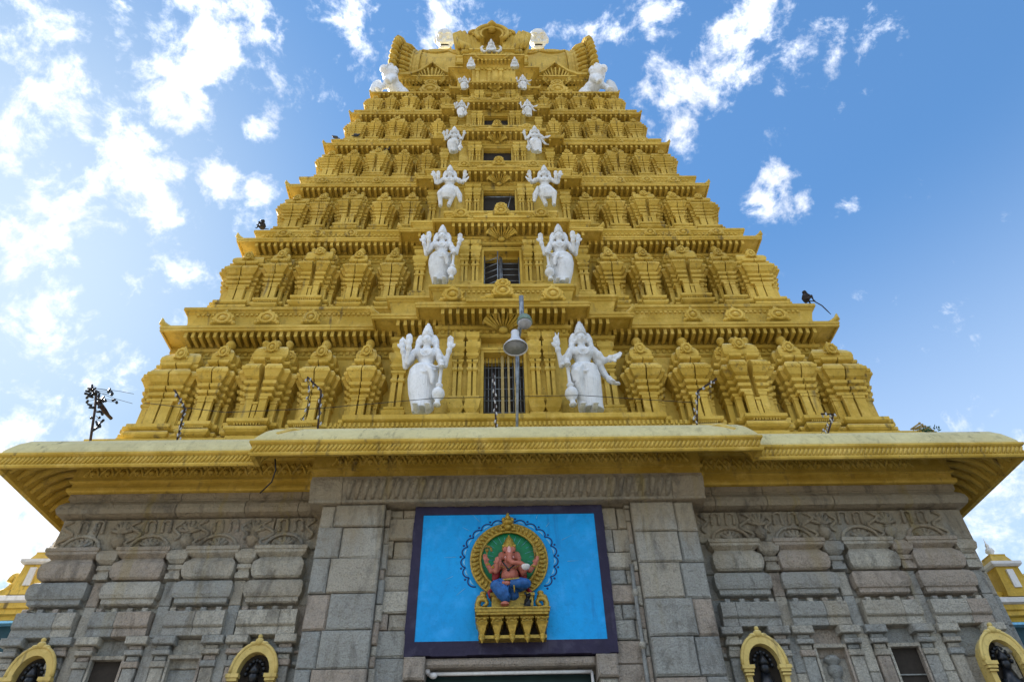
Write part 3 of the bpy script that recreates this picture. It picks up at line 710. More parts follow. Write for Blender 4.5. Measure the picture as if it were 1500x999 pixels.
# vase footed pilaster
pv = MB(); r4 = lambda q: [(-q, q), (-q, -q), (q, -q), (q, q)]
pv.stack(r4(.12), [(.06, 0), (.06, .22), (.02, .23), (.02, .27), (.07, .29), (.07, .33), (-.02, .35), (.06, .42), (.1, .52), (.1, .56), (.04, .58), (.07, .6), (.07, .63), (-.05, .64)])
for sg in (-1, 1): pv.stack([(sg*.065+x*.36, y*.5) for x, y in r4(.12)], [(0, .63), (0, 1.15), (.03, 1.17), (.03, 1.21), (0, 1.23), (.0, 1.3), (.04, 1.33), (.04, 1.37), (.0, 1.39)])
pv.stack(r4(.12), [(-.02, 1.38), (.04, 1.42), (.04, 1.47), (0, 1.48), (.06, 1.55), (.08, 1.58), (.08, 1.68), (0, 1.69), (.0, 1.76), (.05, 1.8), (.05, 1.9), (0, 1.91)])
VPIL = pv.mesh('pilaster', M['ochre'])

def tier(i):
    s = SZ[i]; z0, zl, z2 = ZF[i], ZL[i], ZF[i+1]
    cx = CX(z0); ov = .6*s
    yw = LY[i]+ov; aw = LA[i]-ov
    b1, b2 = B1L[i]-.44*s, B2L[i]-.5*s
    p1, p2 = .75*s+.05, .40*s
    hw, wz0, wz1 = WIN[i]
    t = MB()
    # wall with its window recess
    P0 = tier_plan(aw, yw, b2, p2, b1, p1, cx, (hw, .5))
    zc = zl-.62*s
    t.stack(P0, [(0, z0-.3), (0, zc+.01)])
    if wz0 > z0: t.box(cx-hw, cx+hw, yw-p1+.003, yw-p1+.5, z0-.2, wz0)
    t.box(cx-hw, cx+hw, yw-p1+(.2 if i < 2 else .05), yw-p1+.5, wz1-(.22*s if i < 2 else .12*s), zc)
    t.box(cx-hw-.02, cx+hw+.02, yw-p1-.05, yw-p1+.3, wz1-.002, wz1+.07*s)
    P = tier_plan(aw, yw, b2, p2, b1, p1, cx)
    if i == 0:      # plinth of the lowest tier, with bead courses
        fo = yw-FY[0]
        t.stack(tier_plan(aw, yw, b2+.12, p2, b1+.9, p1, cx, None, .36), [(fo-.15, 9.3), (fo-.15, 9.86), (fo-.08, 9.88), (fo-.08, 10.02), (fo-.02, 10.04), (fo, 10.06), (fo, 10.17), (fo-.04, 10.18), (0, 10.185)])
        for (xa, xb, yy) in ((-FA[0]+.1, -3.3-fo, yw-fo+.08), (3.3+fo, FA[0]+.26, yw-fo+.08), (-2.9-fo+.0, 2.9+fo, yw-p1-fo+.08)):
            x = xa
            while x < xb: t.box(x, x+.05, yy-.035, yy+.02, 9.9, 10.0); x += .1
    E0 = part(t, 'tier', M['ochre'])
    # eave, parapet and the ledge that carries the next floor
    e = MB()
    k = lambda o_, z: (o_*s, zl+z*s)
    dz = z2-zl; fo = yw-(FY[i+1] if i < 5 else 3.95)
    e.stack(P, [k(.0, -.66), k(.02, -.66), k(.06, -.63), k(.06, -.57), k(.03, -.55), k(.03, -.45), k(.10, -.43), k(.12, -.40), k(.12, -.34), k(.05, -.32), k(.06, -.14), k(.3, -.11), k(.52, -.08), k(.53, -.13), k(.58, -.12), k(.58, -.05), k(.6, -.04), k(.6, .03), k(.56, .05), k(.55, .09), k(.46, .14),
                (fo*.62, zl+.2*s), (fo*.62, zl+.28*s), (fo*.5, zl+.3*s), (fo*.55, zl+dz*.55), (fo*.72, zl+dz-.2), (fo*.84, zl+dz-.17), (fo*.84, zl+dz-.13), (fo, zl+dz-.10), (fo, zl+dz-.012), (fo-.03, zl+dz), (0, zl+dz+.004)])
    def run(xa, xb, yf, step, o0, o1, za, zb, wd):
        n = max(1, int((xb-xa)/step)); st = (xb-xa)/n
        for q in range(n):
            x = xa+st*(q+.5)+cx; e.box(x-wd/2, x+wd/2, yf-o1*s, yf-o0*s, zl+za*s, zl+zb*s)
    stp = .16 if i < 2 else .17
    for (o0, o1, za, zb) in ((.07, .52, -.30, -.10), (.02, .075, -.55, -.455)):
        for xa, xb, yy in ((-aw, -b2-.05, yw), (b2+.05, aw, yw), (-b2, -b1-.05, yw-p2), (b1+.05, b2, yw-p2), (-b1, b1, yw-p1)):
            run(xa, xb, yy, stp*(1.15 if o1 > .1 else 1), o0, o1, za, zb, .08)
    n = int(2*YM-2*yw)*4
    for sg in (-1, 1):
        for q in range(n):
            y = yw+.1+q*.25; xa = cx+sg*aw
            e.box(min(xa+sg*.07*s, xa+sg*.52*s), max(xa+sg*.07*s, xa+sg*.52*s), y, y+.09, zl-.30*s, zl-.10*s)
    for xa, xb, yy in ((-aw, -b2-.05, yw), (b2+.05, aw, yw), (-b1, b1, yw-p1)):
        n_ = int((xb-xa)/.13)
        for q in range(n_):
            x = cx+xa+.13*(q+.5); e.box(x-.035, x+.035, yy-fo*.80, yy-fo*.5, zl+dz-.26, zl+dz-.19)
    # curled horns on the eave corners
    for (x, y, sx) in ((-aw-.6*s, yw-.6*s, -1), (aw+.6*s, yw-.6*s, 1), (-b2-.6*s, yw-p2-.6*s, -1), (b2+.6*s, yw-p2-.6*s, 1)):
        e.tube([(cx+x-sx*.3*s, y+.3*s, zl+.08*s), (cx+x-sx*.1*s, y+.1*s, zl+.09*s), (cx+x, y+.02, zl+.16*s), (cx+x+sx*.02, y, zl+.3*s)], [.07*s, .09*s, .08*s, .02*s], 6)
    # raised middle of the eave over the window, with a fan of ribs
    yf = yw-p1-.6*s; bb = .78*s+.05
    e.stack([(cx-bb, yw-p1+.1), (cx-bb, yf+.05), (cx+bb, yf+.05), (cx+bb, yw-p1+.1)], [(.0, zl-.02*s), (.05*s, zl-.0*s), (.10*s, zl+.01*s), (.10*s, zl+.1*s), (.06*s, zl+.13*s), (.0, zl+.19*s), (-.2*s, zl+.24*s)], [1, 1, 1, 0])
    for q in range(11):
        a = math.pi*(.06+.88*q/10); c0 = Vector((cx, yw-p1-.1*s, zl-.52*s))
        r1, r2 = .16*s, .5*s
        e.tube([c0+Vector((r1*math.cos(a), -.04*s, r1*math.sin(a)*.75)), c0+Vector((r2*math.cos(a), -.30*s, r2*math.sin(a)*.78))], [.022*s, .045*s], 5)
    e.tube([(cx+.5*s*math.cos(t_), yf+.24*s, zl-.52*s+.44*s*math.sin(t_)) for t_ in [math.pi*q/14 for q in range(15)]], .035*s, 5)
    e.ell((cx, yw-p1-.12*s, zl-.5*s), (.13*s, .08*s, .1*s), None, 8, 5)
    part(e, 'eave', M['ochre'], E0)
    # shrines along the wings
    zp = z0; hp = (zl-.46*s)-zp; sz = hp/H_
    yfront = FY[i]+.10
    dpt = (yw-yfront)
    x0, x1 = b2+.06, FA[i]-.22*s
    for sg in (-1, 1):
        x1 = FA[i]-.22*s+(.36 if i == 0 and sg > 0 else 0)
        for kind, fx, fwid in LAY:
            me = SHR[kind]; ww = fwid*(x1-x0); w0 = {'kuta': 1.12, 'shala': 1.54, 'corner': 1.5}[kind]
            if kind == 'corner':
                rad = ww*.5; xx = cx+sg*(x1-rad-.1*s); yy = yfront+rad+.12*s
                link('pavilion', me, E0, (xx, yy, zp), 0, (ww*.95/(w0+.32), ww*.95/(w0+.32), sz))
            else:
                link('pavilion', me, E0, (cx+sg*(x0+fx*(x1-x0)), yw+.02, zp), R(random.uniform(-.9, .9)), (ww*random.uniform(.90, .94)/(w0+.30), dpt*(.9 if kind == 'kuta' else 1)/ (.82+.12), sz*random.uniform(.99, 1.01)))
    sw = MB(); nsh = 4
    for sg in (-1, 1):
        for q in range(nsh):
            yq = yw+1.6*s+(2*YM-2*yw-3.2*s)*(q+.5)/nsh; wq = .34*(2*YM-2*yw-3.2*s)/nsh; dq = aw+.62*(FA[i]-aw)
            for (z_a, z_b, w_, d_) in ((0, .05, 1.2, .2), (.05, .1, 1.35, .24), (.1, .18, 1.15, .16), (.18, .4, .85, 0), (.4, .44, 1., .1), (.44, .5, .9, .06), (.5, .54, 1.1, .14), (.54, .58, 1., .1), (.58, .65, 1.25, .22), (.65, .7, .9, .05), (.7, .8, 1.05, .12), (.8, .88, .95, .05), (.88, .96, .6, -.1)):
                a, c = sorted((cx+sg*(aw-.1), cx+sg*(dq-.1+d_*s))); sw.box(a, c, yq-wq*w_, yq+wq*w_, z0+z_a*hp+.002, z0+z_b*hp)
    part(sw, 'side_shrines', M['ochre'], E0)
    # kudu medallions on the parapet above
    if i < 5:
        for sg in (-1, 1):
            for fx in (.42, .63, .84):
                link('medallion', MEDAL, E0, (cx+sg*(b2+fx*(aw-b2)), yw-.40*s, zl+.16*s), 0, (s*.9*(1.1 if fx > .5 else .85), s, dz*.92))
            link('medallion', MEDAL, E0, (cx+sg*b1*.80, yw-p1-.42*s, zl+.13*s), 0, (s, s, s))
        link('crest', CREST, E0, (cx, yw-p1-.46*s, zl+.2*s), 0, (s*.75, s*.9, s*.66))
    # window
    f = MB(); yv = yw-p1
    fw_ = .07*s
    f.box(cx-hw, cx-hw+fw_, yv-.03, yv+.3, max(wz0, z0), wz1-fw_); f.box(cx+hw-fw_, cx+hw, yv-.03, yv+.3, max(wz0, z0), wz1-fw_); f.box(cx-hw, cx+hw, yv-.03, yv+.3, wz1-fw_, wz1)
    f.box(cx-hw, cx+hw, yv-.05, yv+.3, wz0-.06, wz0+.02)
    part(f, 'window_frame', M['ochre'], E0)
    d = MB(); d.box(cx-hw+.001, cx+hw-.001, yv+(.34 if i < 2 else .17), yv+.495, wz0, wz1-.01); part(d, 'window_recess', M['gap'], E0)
    gr = MB()
    if i == 0:
        x = cx-hw+.1
        while x < cx+hw-.08: gr.tube([(x, yv+.2, wz0+.02), (x, yv+.2, wz1-.07)], .009, 5); x += .085
        for zz in (.25, .6, .95, 1.3, 1.6): gr.tube([(cx-hw+.07, yv+.19, wz0+zz), (cx+hw-.07, yv+.19, wz0+zz)], .012, 5)
        gb = MB()
        gb.box(cx-.07, cx+.0, yv+.1, yv+.15, wz0+.02, wz1-.07); gb.box(cx+.09, cx+.14, yv+.1, yv+.15, wz0+.02, wz1-.07); gb.box(cx+.25, cx+.28, yv+.12, yv+.16, wz0+.02, wz1-.07)
        gb.box(cx-hw+.07, cx+hw-.07, yv+.02, yv+.09, wz0+.02, wz0+.08)
        part(gb, 'window_bars', M['wood'], E0)
    elif i == 1:
        # half open metal gate leaves
        for (xa, ya, xb, yb) in ((cx-hw+.08, yv+.15, cx-.12, yv-.05), (cx+.0, yv+.2, cx+hw-.08, yv+.2)):
            gr.tube([(xa, ya, wz0+.03), (xa, ya, wz1-.12)], .02, 6); gr.tube([(xb, yb, wz0+.03), (xb, yb, wz1-.12)], .02, 6)
            for q in range(6):
                zz = wz0+.06+q*.25; gr.tube([(xa, ya, zz), (xb, yb, zz)], .014, 5)
        gr.tube([(cx-.05, yv+.18, wz0+.03), (cx-.05, yv+.18, wz1-.1)], .025, 6)
    elif i == 2:
        gr.tube([(cx+.2, yv+.07, wz0+.02), (cx+.4, yv+.09, wz1-.25)], .02, 6); gr.tube([(cx-hw+.08, yv+.08, wz1-.3), (cx+hw-.08, yv+.08, wz1-.3)], .02, 6)
    if gr.v: part(gr, 'window_grille', M['steel'], E0)
    # vase footed pilasters beside the window and at the steps
    hz = (zc-z0)/1.92
    for sg in (-1, 1):
        xs = [hw+.2*s, hw+.55*s]
        for x in xs:
            if x < b1: link('pilaster', VPIL, E0, (cx+sg*x, yv-.06, z0), 0, (s*.95, s, hz))
        link('pilaster', VPIL, E0, (cx+sg*(b2-.18*s), yw-p2-.06, z0), 0, (s*1.25, s, hz))
    return E0
TIERS = [tier(i) for i in range(6)]

# ------------------------------------------------------------------ crowning storey and barrel roof
CR = CX(33)
rf = MB()
zr0 = ZF[6]
P = tier_plan(4.75, 4.55, 1.75, .45, 1.02, 1.05, CR)
rf.stack(P, [(0, zr0-.2), (0, 33.0), (.05, 33.02), (.05, 33.1), (.02, 33.12), (.08, 33.2), (.2, 33.35), (.42, 33.48), (.45, 33.46), (.45, 33.58), (.40, 33.62), (.36, 33.68), (.2, 33.76), (0, 33.8)])
def rrun(xa, xb, yf, step, o0, o1, za, zb):
    n = max(1, int((xb-xa)/step)); st = (xb-xa)/n
    for q in range(n):
        x = xa+st*(q+.5)+CR; rf.box(x-.045, x+.045, yf-o1, yf-o0, za, zb)
for xa, xb, yy in ((-4.75, -1.8, 4.55), (1.8, 4.75, 4.55), (-1.02, 1.02, 3.5)):
    rrun(xa, xb, yy, .18, .03, .33, 33.20, 33.34); rrun(xa, xb, yy, .18, .0, .07, 32.85, 32.96)
    x = xa+.25
    while x < xb-.2: rf.box(CR+x-.07, CR+x+.07, yy-.09, yy+.02, zr0, 32.8); rf.box(CR+x-.11, CR+x+.11, yy-.12, yy+.02, 32.65, 32.8); x += .55
ROOF = part(rf, 'crowning_storey', M['ochre'])
# peaked gables with fans of ribs over each wing
for sg in (-1, 1):
    g = MB(); xg = CR+sg*3.05; y0 = 4.08
    pts = [(-1.5, 33.5), (-1.05, 33.52), (-.6, 33.85), (-.25, 34.35), (0, 34.75), (.25, 34.35), (.6, 33.85), (1.05, 33.52), (1.5, 33.5)]
    for (xa, za), (xb, zb) in zip(pts, pts[1:]):
        g.plate([(xg+xa, za), (xg+xb, zb), (xg+xb, zb+.2), (xg+xa, za+.2)], y0-.06, y0+.5)
    g.plate([(xg+x, z) for x, z in [(-.95, 33.2), (.95, 33.2)]+[(x*.86, z-.06) for x, z in reversed(pts[1:-1])]], y0+.3, y0+.5)
    for q in range(15):
        a = math.pi*(.05+.9*q/14); r2 = .62+.35*math.sin(a)**3
        g.tube([(xg+.4*math.cos(a), y0+.28, 33.0+.4*math.sin(a)), (xg+r2*1.15*math.cos(a), y0+.02, 33.0+r2*1.25*math.sin(a)+.1)], [.03, .055], 5)
    t = MB(); kudu(t, (xg, 32.35), .5, y0+.1, y0+.42); kudu(t, (xg, 32.95), .3, y0+.08, y0+.4); g.merge(t)
    for q in (-.75, .75): g.ell((xg+q, y0+.3, 32.0), (.25, .15, .3))
    part(g, 'gable', M['ochre'], ROOF)
# barrel vault
sec = [(4.45, 33.75), (4.32, 34.1), (4.25, 34.8), (4.28, 35.8), (4.5, 36.9), (4.95, 37.9), (5.6, 38.6), (6.4, 39.0), (7.2, 39.1)]
sec = sec+[(2*7.2-y, z) for y, z in reversed(sec[:-1])]
def ring(k, dz=0.):      # section grown outward by k
    o = []
    for y, z in sec:
        d = Vector((y-7.2, z-35.2)); d = d*(1+k/max(d.length, .1)); o.append((7.2+d.x, 35.2+d.y+dz))
    return o
bv = MB(); bv.sweep(list(reversed(sec)), CR-4.6, CR+4.6, True)
part(bv, 'barrel_vault', M['ochre'], ROOF)
for sg in (-1, 1):
    c = MB()
    def band(xa, ka, xb, kb):
        ra, rb = ring(ka), ring(kb); n = len(ra)
        c.add([(CR+sg*xa, y, z) for y, z in ra]+[(CR+sg*xb, y, z) for y, z in rb], [(q, q+1, n+q+1, n+q) for q in range(n-1)], True)
    for xa, ka, xb, kb in ((3.75, -.05, 3.77, .08), (3.77, .08, 3.92, .08), (3.92, .08, 3.94, .03), (3.94, .03, 4.1, .03), (4.1, .03, 4.12, .1), (4.12, .1, 4.2, .1), (4.2, .1, 4.68, .32), (4.68, .32, 4.72, .26), (4.72, .26, 5.02, .6), (5.02, .6, 5.12, .55), (5.12, .55, 5.1, -3)): band(xa, ka, xb, kb)
    # petals on the flaring band
    r0, r1, r2, r3 = ring(.12), ring(.38), ring(.36), ring(.75)
    for q in range(len(r0)-1):
        for f in (.25, .75):
            L = lambda r: Vector((r[q][0]*(1-f)+r[q+1][0]*f, r[q][1]*(1-f)+r[q+1][1]*f))
            a, b_ = L(r0), L(r1); c.tube([(CR+sg*4.22, a.x, a.y), (CR+sg*4.45, (a.x+b_.x)/2-.03, (a.y+b_.y)/2), (CR+sg*4.68, b_.x, b_.y)], [.06, .13, .11], 6)
            a, b_ = L(r2), L(r3); c.tube([(CR+sg*4.75, a.x, a.y), (CR+sg*4.92, (a.x+b_.x)/2-.05, (a.y+b_.y)/2), (CR+sg*5.08, b_.x, b_.y)], [.07, .17, .13], 6)
    part(c, 'flared_crest', M['ochre'], ROOF)
    rs = MB(); xr = CR+sg*3.05
    def onv(x, t, k=.03):     # a point on the vault front
        i_ = min(int(t), 7); f = t-i_; r = ring(k); return Vector((x, r[i_][0]*(1-f)+r[i_+1][0]*f, r[i_][1]*(1-f)+r[i_+1][1]*f))
    for rr, tt in ((.75, .09), (.5, .06), (.25, .1)):
        rs.tube([onv(xr+rr*math.cos(a), 4.6+rr*1.15*math.sin(a)) for a in [2*math.pi*q/20 for q in range(20)]], tt, 6, closed=True)
    for q in range(9):
        a = 2*math.pi*q/9; rs.ell(onv(xr+.37*math.cos(a), 4.6+.42*math.sin(a)), .1, None, 6, 4)
    for q in range(12):
        rs.ell(onv(xr-sg*(.9+.13*q), 4.2+.8*math.sin(q*.9)), (.13, .1, .13), None, 6, 4)
    rs.tube([onv(xr-sg*(.75+.15*q), 4.0-.45*math.sin(q*.55)) for q in range(11)], .08, 6)
    part(rs, 'rosette', M['ochre'], ROOF)
# central arch with feather scrolls
XA = CX(36.5)-.05
na = MB()
na.stack([(XA-1.0, 4.6), (XA-1.0, 3.25), (XA+1.0, 3.25), (XA+1.0, 4.6)], [(.0, 33.75), (.08, 33.8), (.08, 33.9), (0, 33.95), (0, 34.2), (.12, 34.24), (.12, 34.36), (0, 34.4)])
for sg in (-1, 1):
    na.stack([(XA+sg*1.3-.42, 4.6), (XA+sg*1.3-.42, 3.6), (XA+sg*1.3+.42, 3.6), (XA+sg*1.3+.42, 4.6)], [(0, 33.7), (.06, 33.8), (0, 33.95), (0, 34.3), (.06, 34.36), (.06, 34.5), (0, 34.55)])
for q in range(9):       # fan of ribs under the top arch
    a = math.pi*(.05+.9*q/8); na.tube([(XA+.35*math.cos(a), 3.3, 33.3+.3*math.sin(a)), (XA+.85*math.cos(a), 3.05, 33.3+.62*math.sin(a))], [.03, .06], 5)
arcp = [(XA+.80*math.cos(t), 36.35+.92*math.sin(t)) for t in [-.75+(math.pi+1.5)*q/22 for q in range(23)]]
inn = [(XA+.56*math.cos(t), 36.3+.68*math.sin(t)) for t in [-.75+(math.pi+1.5)*q/22 for q in range(23)]]
for q in range(22): na.plate([arcp[q], arcp[q+1], inn[q+1], inn[q]], 3.3, 4.7)
na.tube([(x, 3.28, z) for x, z in arcp], .11, 6); na.tube([(x, 3.28, z) for x, z in inn], .06, 6)
na.plate(inn, 4.1, 4.7); na.ell((XA, 3.25, 37.28), (.24, .18, .17)); na.ell((XA, 3.22, 37.46), (.12, .12, .1)); na.ell((XA, 3.4, 37.0), (.28, .2, .16))
na.plate([(XA-1.75, 34.3), (XA+1.75, 34.3), (XA+1.65, 36.2), (XA+.7, 36.6), (XA-.7, 36.6), (XA-1.65, 36.2)], 4.0, 4.8)
for sg in (-1, 1):
    for q in range(6):
        bx = XA+sg*(.72+q*.21); ht = 36.2+.17*q+.15*(q % 2)-(.5 if q == 5 else 0)
        na.tube([(bx-sg*.25, 3.8, 34.5), (bx-sg*.1, 3.62, 35.1), (bx, 3.56, ht-.5), (bx+sg*.1, 3.5, ht), (bx+sg*.05, 3.5, ht+.28)], [.1, .17, .2, .16, .02], 6, .7)
    for q in range(4): na.tube([(XA+sg*(1.0+q*.2), 3.42, 34.7+q*.1), (XA+sg*(1.2+q*.18), 3.38, 35.2+q*.12), (XA+sg*(1.55+q*.06), 3.38, 35.5+q*.22)], [.1, .13, .03], 6)
    na.tube([(XA+sg*(.85+.28*math.cos(t)*(1-t/9)), 3.35, 36.5+.3*math.sin(t)*(1-t/9)) for t in [q*.5 for q in range(13)]], .1, 6)
    for q in range(4): na.ell((XA+sg*(1.1+.1*q), 3.5, 34.75), .14, None, 6, 4)
part(na, 'arched_niche', M['ochre'], ROOF)

# ------------------------------------------------------------------ painted panel and doorway
PX, PY = 0.01, .05
def frame(mb, x0, x1, z0, z1, w0, w1, y0, y1, wob=0.):
    def strip(xa, xb, za, zb, n, horiz):
        for q in range(n):
            f0, f1 = q/n, (q+1)/n; d = random.uniform(0, wob)
            if horiz: mb.box(xa+(xb-xa)*f0, xa+(xb-xa)*f1, y0, y1, za-d if za == z0 else za, zb+d if zb == z1 else zb)
            else: mb.box(xa-d if xa == x0 else xa, xb+d if xb == x1 else xb, y0, y1, za+(zb-za)*f0, za+(zb-za)*f1)
    strip(x0, x1, z0, z0+w1, 24, True); strip(x0, x1, z1-w0, z1, 24, True)
    strip(x0, x0+w0, z0+w1, z1-w0, 16, False); strip(x1-w0, x1, z0+w1, z1-w0, 16, False)
pb = MB(); pb.box(PX-1.65, PX+1.65, PY, PY+.4, 5.58, 7.95)
PANEL = part(pb, 'painted_panel', M['blue'])
bd = MB(); frame(bd, PX-1.81, PX+1.81, 5.375, 8.11, .165, .22, PY-.012, PY+.4, .018); part(bd, 'panel_border', M['violet'], PANEL)
sh = MB(); sh.box(-1.6, 1.6, .42, .46, 0, 5.14)
for q in range(40): sh.box(-1.5, 1.5, .405, .4195, .05+q*.127, .05+q*.127+.09)
SHUT = part(sh, 'door_shutter', M['shutter'])
pr = MB(); pr.tube([(-1.4, .22, 5.13), (1.36, .22, 5.13)], .03, 8); pr.tube([(1.36, .22, 5.13), (1.37, .22, 4.0)], .025, 8); pr.ell((-1.3, .2, 5.1), (.07, .06, .05)); pr.ell((-1.4, .2, 5.17), .05)
part(pr, 'curtain_rail', M['hallwhite'], SHUT)

# ------------------------------------------------------------------ seated elephant headed deity relief
K = .00283
ORG = at(749.5, 902, PY)
def gx(cx): return (cx-497)*K
def gz(cy): return (735-cy)*K
def G(cx, cy, y): return Vector((gx(cx), y, gz(cy)))
DE = thing('deity_relief', 'seated pink elephant headed deity in a round gold arch on the blue panel', 'deity statue', (ORG.x, PY, ORG.z))
def dpart(mb, name, m_, par=None): return mb.build(name, m_, par or DE)
ac = (487, 385)
d = MB(); 
d.lathe([(0, 0)], (0, 0, 0), 3) if False else None
vs = [(gx(ac[0]+192*math.cos(t)), gz(ac[1]-200*math.sin(t))) for t in [2*math.pi*q/40 for q in range(40)]]
d.plate(vs, -.03, 0.0); dpart(d, 'green_disc', M['green'])
ry = MB()
for q in range(26):
    t = 2*math.pi*(q+.3)/26; r0, r1 = 105+random.uniform(-10, 25), 150+random.uniform(0, 28)
    ry.tube([G(487+r0*math.cos(t), 370-r0*math.sin(t), -.032), G(487+r1*math.cos(t), 370-r1*math.sin(t), -.032)], [.004, .002], 4)
dpart(ry, 'painted_rays', M['sky'])
ar = MB()
E_ = lambda a, rx, rz, y: Vector((gx(ac[0]+rx*math.cos(a)), y, gz(ac[1]-rz*math.sin(a))))
T60 = [2*math.pi*q/60 for q in range(60)]
ar.tube([E_(a, 216, 222, -.05) for a in T60], .095, 8, .55, closed=True)
ar.tube([E_(a, 186, 192, -.085) for a in T60], .026, 6, closed=True); ar.tube([E_(a, 246, 248, -.07) for a in T60], .024, 6, closed=True)
for q in range(46):
    a = 2*math.pi*q/46
    if math.sin(a) > -.85: ar.tube([E_(a, 198, 204, -.10), E_(a+.03, 222, 226, -.125), E_(a+.05, 240, 243, -.09)], [.012, .03, .014], 6)
dpart(ar, 'arch_ring', M['gold'])
km = MB()
for c_, r_ in (((482, 95), (.055, .06, .06)), ((482, 130), (.11, .09, .06)), ((455, 110), (.04, .05, .05)), ((510, 110), (.04, .05, .05)), ((482, 70), (.03, .03, .035)), ((482, 165), (.07, .07, .06)), ((445, 185), (.05, .05, .03)), ((520, 185), (.05, .05, .03)), ((448, 150), (.04, .05, .04)), ((516, 150), (.04, .05, .04)), ((468, 108), (.02, .08, .02)), ((496, 108), (.02, .08, .02))):
    km.ell(G(*c_, -.11), r_)
dpart(km, 'lion_mask', M['gold'])
# plinth with hanging brackets
pl = MB(); X0, X1 = gx(276), gx(724)
pl.box(X0, X1, -.40, 0, gz(758), gz(737)); pl.box(X0+.02, X1-.02, -.38, 0, gz(772), gz(758)); pl.box(X0-.01, X1+.01, -.42, 0, gz(740), gz(733))
pl.box(X0+.06, X1-.06, -.22, 0, gz(892), gz(874))
PED = dpart(pl, 'pedestal', M['gold'])
dk = MB(); dk.box(X0+.05, X1-.05, -.04, 0, gz(874), gz(772)); dpart(dk, 'pedestal_recess', M['gap'], PED)
for q in range(5):
    b = MB(); xb = gx(317+q*90)
    b.stack([(xb-.055, 0), (xb-.055, -.26), (xb+.055, -.26), (xb+.055, 0)], [(.045, gz(773)), (.06, gz(778)), (.06, gz(786)), (.03, gz(790)), (.03, gz(800)), (.05, gz(806)), (.02, gz(822)), (.0, gz(850)), (-.02, gz(868)), (-.01, gz(874))][::-1], [1, 1, 1, 0])
    b.lathe([(.0, -.09), (.03, -.05), (.05, -.02), (.035, .0), (.055, .02), (.055, .04), (.02, .05)], (xb, -.22, gz(888)), 10)
    for s_ in (-1, 1): b.ell((xb+s_*.05, -.30, gz(784)), (.035, .03, .035), None, 8, 5)
    dpart(b, 'bracket', M['gold'], PED)
for sg in (-1, 1):
    s_ = MB(); cx0 = 500+sg*180
    sp = [G(cx0+sg*(-6+r*math.cos(a)), 680-r*math.sin(a), -.16) for a, r in [(-.6+q*.42, 44-q*2.9) for q in range(14)]]
    s_.tube([G(cx0-sg*35, 722, -.16)]+sp, [.05]*2+[.045]*6+[.035]*7, 7)
    s_.tube([G(cx0+sg*28, 722, -.14), G(cx0+sg*32, 680, -.14), G(cx0+sg*20, 640, -.14), G(cx0-sg*4, 622, -.14), G(cx0-sg*20, 640, -.14)], [.05, .055, .055, .045, .03], 7)
    s_.ell(G(cx0-sg*2, 612, -.14), (.06, .05, .04))
    dpart(s_, 'scroll', M['gold'], PED)
se = MB(); se.box(gx(375), gx(630), -.22, 0, gz(733), gz(630)); se.box(gx(365), gx(640), -.24, 0, gz(640), gz(622)); dpart(se, 'seat', M['gold'], PED)
# figure: one continuous skin
bo = MB()
bo.ell(G(490, 505, -.18), (.165, .15, .15)); bo.ell(G(488, 445, -.16), (.17, .12, .12)); bo.ell(G(487, 366, -.20), (.105, .11, .125))
bo.ell(G(462, 345, -.26), (.05, .05, .06)); bo.ell(G(512, 345, -.26), (.05, .05, .06)); bo.cap(G(487, 430, -.15), G(487, 395, -.17), .10, .09)
for sg, e0 in ((-1, (440, 372)), (1, (536, 372))):
    bo.ell(G(*e0, -.16), (.07, .03, .085)); bo.ell(G(e0[0]+sg*12, e0[1]+18, -.17), (.05, .028, .055))
bo.tube([G(487, 380, -.30), G(487, 410, -.34), G(489, 432, -.36), G(505, 450, -.37), G(540, 452, -.37), G(568, 460, -.37), G(580, 476, -.36)], [.062, .055, .048, .043, .038, .033, .028], 10)
bo.cap(G(468, 405, -.28), G(462, 425, -.33), .018, .012, 6); bo.cap(G(508, 405, -.28), G(516, 420, -.33), .018, .012, 6)
def hand(mb, p, dirv, side, L=.055, r=.0135, palm=.036):
    """open hand: palm, four fingers of unequal length, thumb from the side"""
    p = Vector(p); dv = Vector(dirv).normalized(); sd_ = Vector(side).normalized()
    nrm = dv.cross(sd_).normalized()
    mb.ell(p+dv*palm*.6, palm); mb.ell(p+dv*palm*1.2, palm*.9)
    for q, (o_, l_) in enumerate(((-.9, .8), (-.3, 1.), (.3, 1.08), (.9, .85))):
        b0 = p+dv*palm*1.7+sd_*palm*o_; b1 = b0+dv*L*l_*.6+nrm*L*.06; b2 = b1+dv*L*l_*.45+nrm*L*.22
        mb.tube([b0-dv*palm*.6, b0, b1, b2], [r*1.1, r, r*.95, r*.75], 6); mb.ell(b2, r*.8, None, 6, 4)
    t0 = p+dv*palm*.4+sd_*palm*-.8; mb.tube([t0, t0-sd_*L*.45+dv*L*.3, t0-sd_*L*.55+dv*L*.65], [r*1.2, r, r*.75], 6)
for sh_, el, ha, sd_, hd in (((425, 420), (372, 478), (338, 425), 1, (-.15, -.2, 1)), ((552, 425), (618, 478), (655, 440), -1, (.2, -.2, 1))):
    bo.cap(G(*sh_, -.17), G(*el, -.22), .062, .052); bo.cap(G(*el, -.22), G(*ha, -.26), .05, .036); hand(bo, G(*ha, -.27), hd, (sd_*-1, 0, 0), .06)
bo.cap(G(435, 430, -.18), G(400, 490, -.27), .06, .05); bo.cap(G(400, 490, -.27), G(408, 455, -.33), .048, .034); hand(bo, G(408, 452, -.34), (.1, -.2, 1), (1, 0, 0), .055)
bo.cap(G(545, 430, -.18), G(575, 505, -.26), .06, .048); bo.cap(G(575, 505, -.26), G(585, 505, -.36), .046, .034)
hand(bo, G(585, 505, -.36), (.3, -.6, .5), (1, .3, 0), .05)
